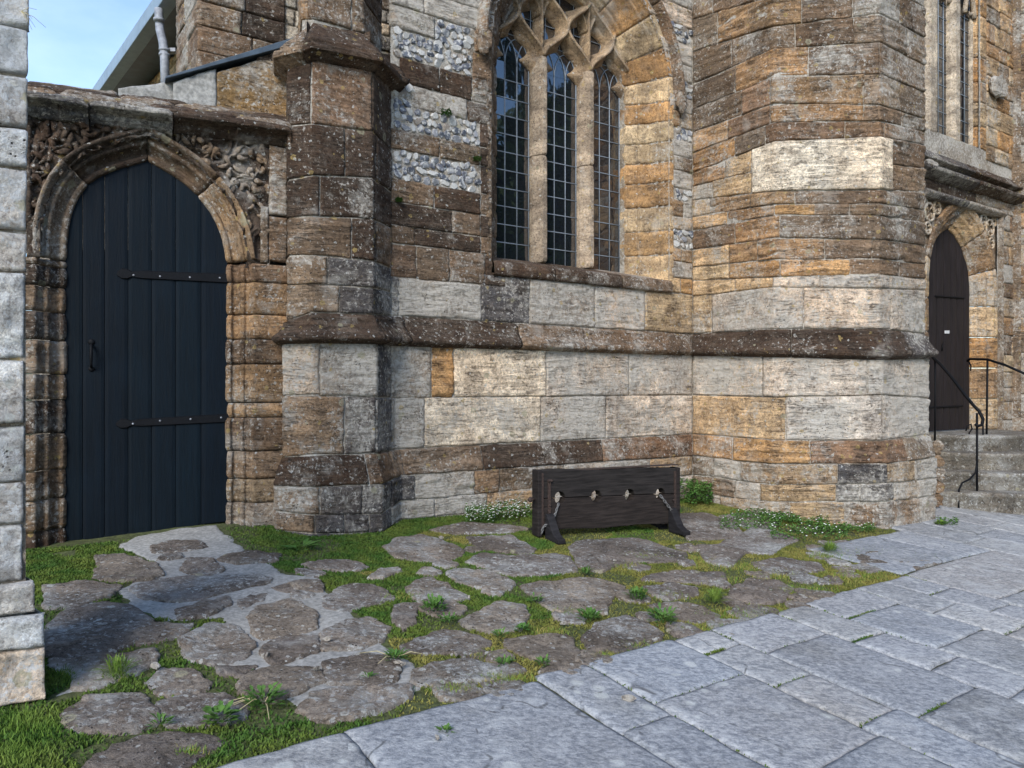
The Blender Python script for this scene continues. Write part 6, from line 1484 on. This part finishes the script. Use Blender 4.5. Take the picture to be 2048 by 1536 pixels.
# plants rooted in the church wall
for i, (px, py, r, lab_) in enumerate(((888, 232, .075, 'dark green plant rooted in the flint band, uppermost on the church wall'), (950, 322, .05, 'small green plant in the flint band close to the window jamb'), (792, 404, .04, 'small green plant in the corner where turret and church wall meet'))):
    s = cs(px); x, y = cpos(s, .03); z = CZ+(HY-py)/FX*float(y); V, F = leafy('p', (float(x), float(y), z), r, 110, r, .025, .009, None, 60+i, up=.5); tag(mobj('wall_plant', V, F, None, M_WEED, smooth=False), lab_, 'plant', 'plants rooted in the church wall')
# loose chips of pale stone
for i, (px, py, s, lab_) in enumerate(((655, 1276, .020, 'white pebble lying on the cement'), (634, 1335, .018, 'white pebble on a paver near the lower cement joint'), (875, 1473, .016, 'white pebble beside the joint sprig'), (796, 1323, .018, 'pale chip of stone by the dry stalk weed'),
      (806, 1327, .015, 'pale chip of stone touching the paver corner by the dry stalk weed'), (912, 1306, .02, 'flat pale chip below the bushy weed'), (1258, 1395, .026, 'pale chip lying on a flagstone in the foreground'), (1127, 1245, .022, 'pale chip left of the round weed'), (938, 1193, .018, 'white pebble at the tip of a paver'),
      (883, 1074, .020, 'round pale pebble at the moss edge above the pavers'), (1230, 1120, .016, 'pale chip on the paver below the stocks'), (535, 1307, .018, 'white pebble on the dark oval paver'), (310, 1330, .03, 'small grey stone in the moss'))):
    x, y = gp(px, py, .02); me = blob(70+i, 10, 7); me.materials.append(M_PV); o = link('pebble', me, None, None, (.5, .49, .46, .3), loc=(x, y, float(G(x, y))+.018)); o.scale = (s, s*.8, s*.45); o.rotation_euler[2] = i; tag(o, lab_, 'pebble', 'loose pale stones on the paving')

# ------------------------------------------------------------------ trees across the churchyard that the window mirrors
def tree(x, y, h, r, label, seed, conifer=False):
    rr = np.random.RandomState(seed); z0 = float(GA*x+GB*y); t = empty('tree', (x, y, z0), label, 'tree', 'trees across the churchyard')
    mb = MB(); mb.tube([(x, y, z0-.3), (x+.1, y, z0+h*.3), (x, y+.1, z0+h*.8)], [r*.09, r*.07, r*.02], 8)
    for k in range(8):
        a = rr.uniform(0, 6.28); zb_ = z0+h*rr.uniform(.25, .7); mb.tube([(x, y, zb_), (x+math.cos(a)*r*.4, y+math.sin(a)*r*.4, zb_+h*.1), (x+math.cos(a)*r*.75, y+math.sin(a)*r*.75, zb_+h*.15)], [r*.03, r*.02, r*.008], 5)
    mb.obj('trunk', t, M_BARK, smooth=True)
    n = 9000; v = rr.rand(n)
    if conifer: zz_ = z0+h*(.1+.9*v); rad = r*(1-v)**.9*(.75+.25*np.sin(v*50))*np.sqrt(rr.rand(n))
    else:
        cl_ = rr.randn(34, 3)*np.array([r*.45, r*.45, h*.19]); ci = rr.randint(0, 26, n); off = rr.randn(n, 3)*r*.17
        px_, py_, pz_ = (cl_[ci]+off).T; 
    if conifer: a = rr.uniform(0, 6.28, n); px_, py_, pz_ = np.cos(a)*rad, np.sin(a)*rad, zz_
    else: pz_ = np.clip(z0+h*.55+pz_, z0+.6, z0+h)
    c = np.stack([x+px_, y+py_, pz_], 1); d1 = rr.randn(n, 3); d1 /= np.linalg.norm(d1, axis=1)[:, None]; d2 = np.cross(d1, rr.randn(n, 3)); d2 /= np.linalg.norm(d2, axis=1)[:, None]; s = (.34*r/3*(.6+rr.rand(n)))[:, None]
    V = np.stack([c-d1*s, c+d2*s*.5, c+d1*s, c-d2*s*.5], 1).reshape(-1, 3); F = np.arange(n*4).reshape(-1, 4)
    mobj('crown', V, F, t, M_TREE, smooth=False)
tree(19, -1.2, 9.8, 4.2, 'broad dark tree mirrored low in the left window light', 1); tree(19.5, -6, 9.4, 4.2, 'broad tree across the churchyard, furthest back', 2)
tree(17.0, 1.0, 14.2, 2.6, 'slim dark conifer mirrored in the middle window light', 3, True); tree(20.5, 4.6, 19, 5.0, 'tall dark tree mirrored in the right window light', 4); tree(23, 1.0, 14, 4.6, 'round tree standing behind the conifer', 5); tree(17, -11, 9.5, 4.6, 'broad tree at the churchyard corner', 6)
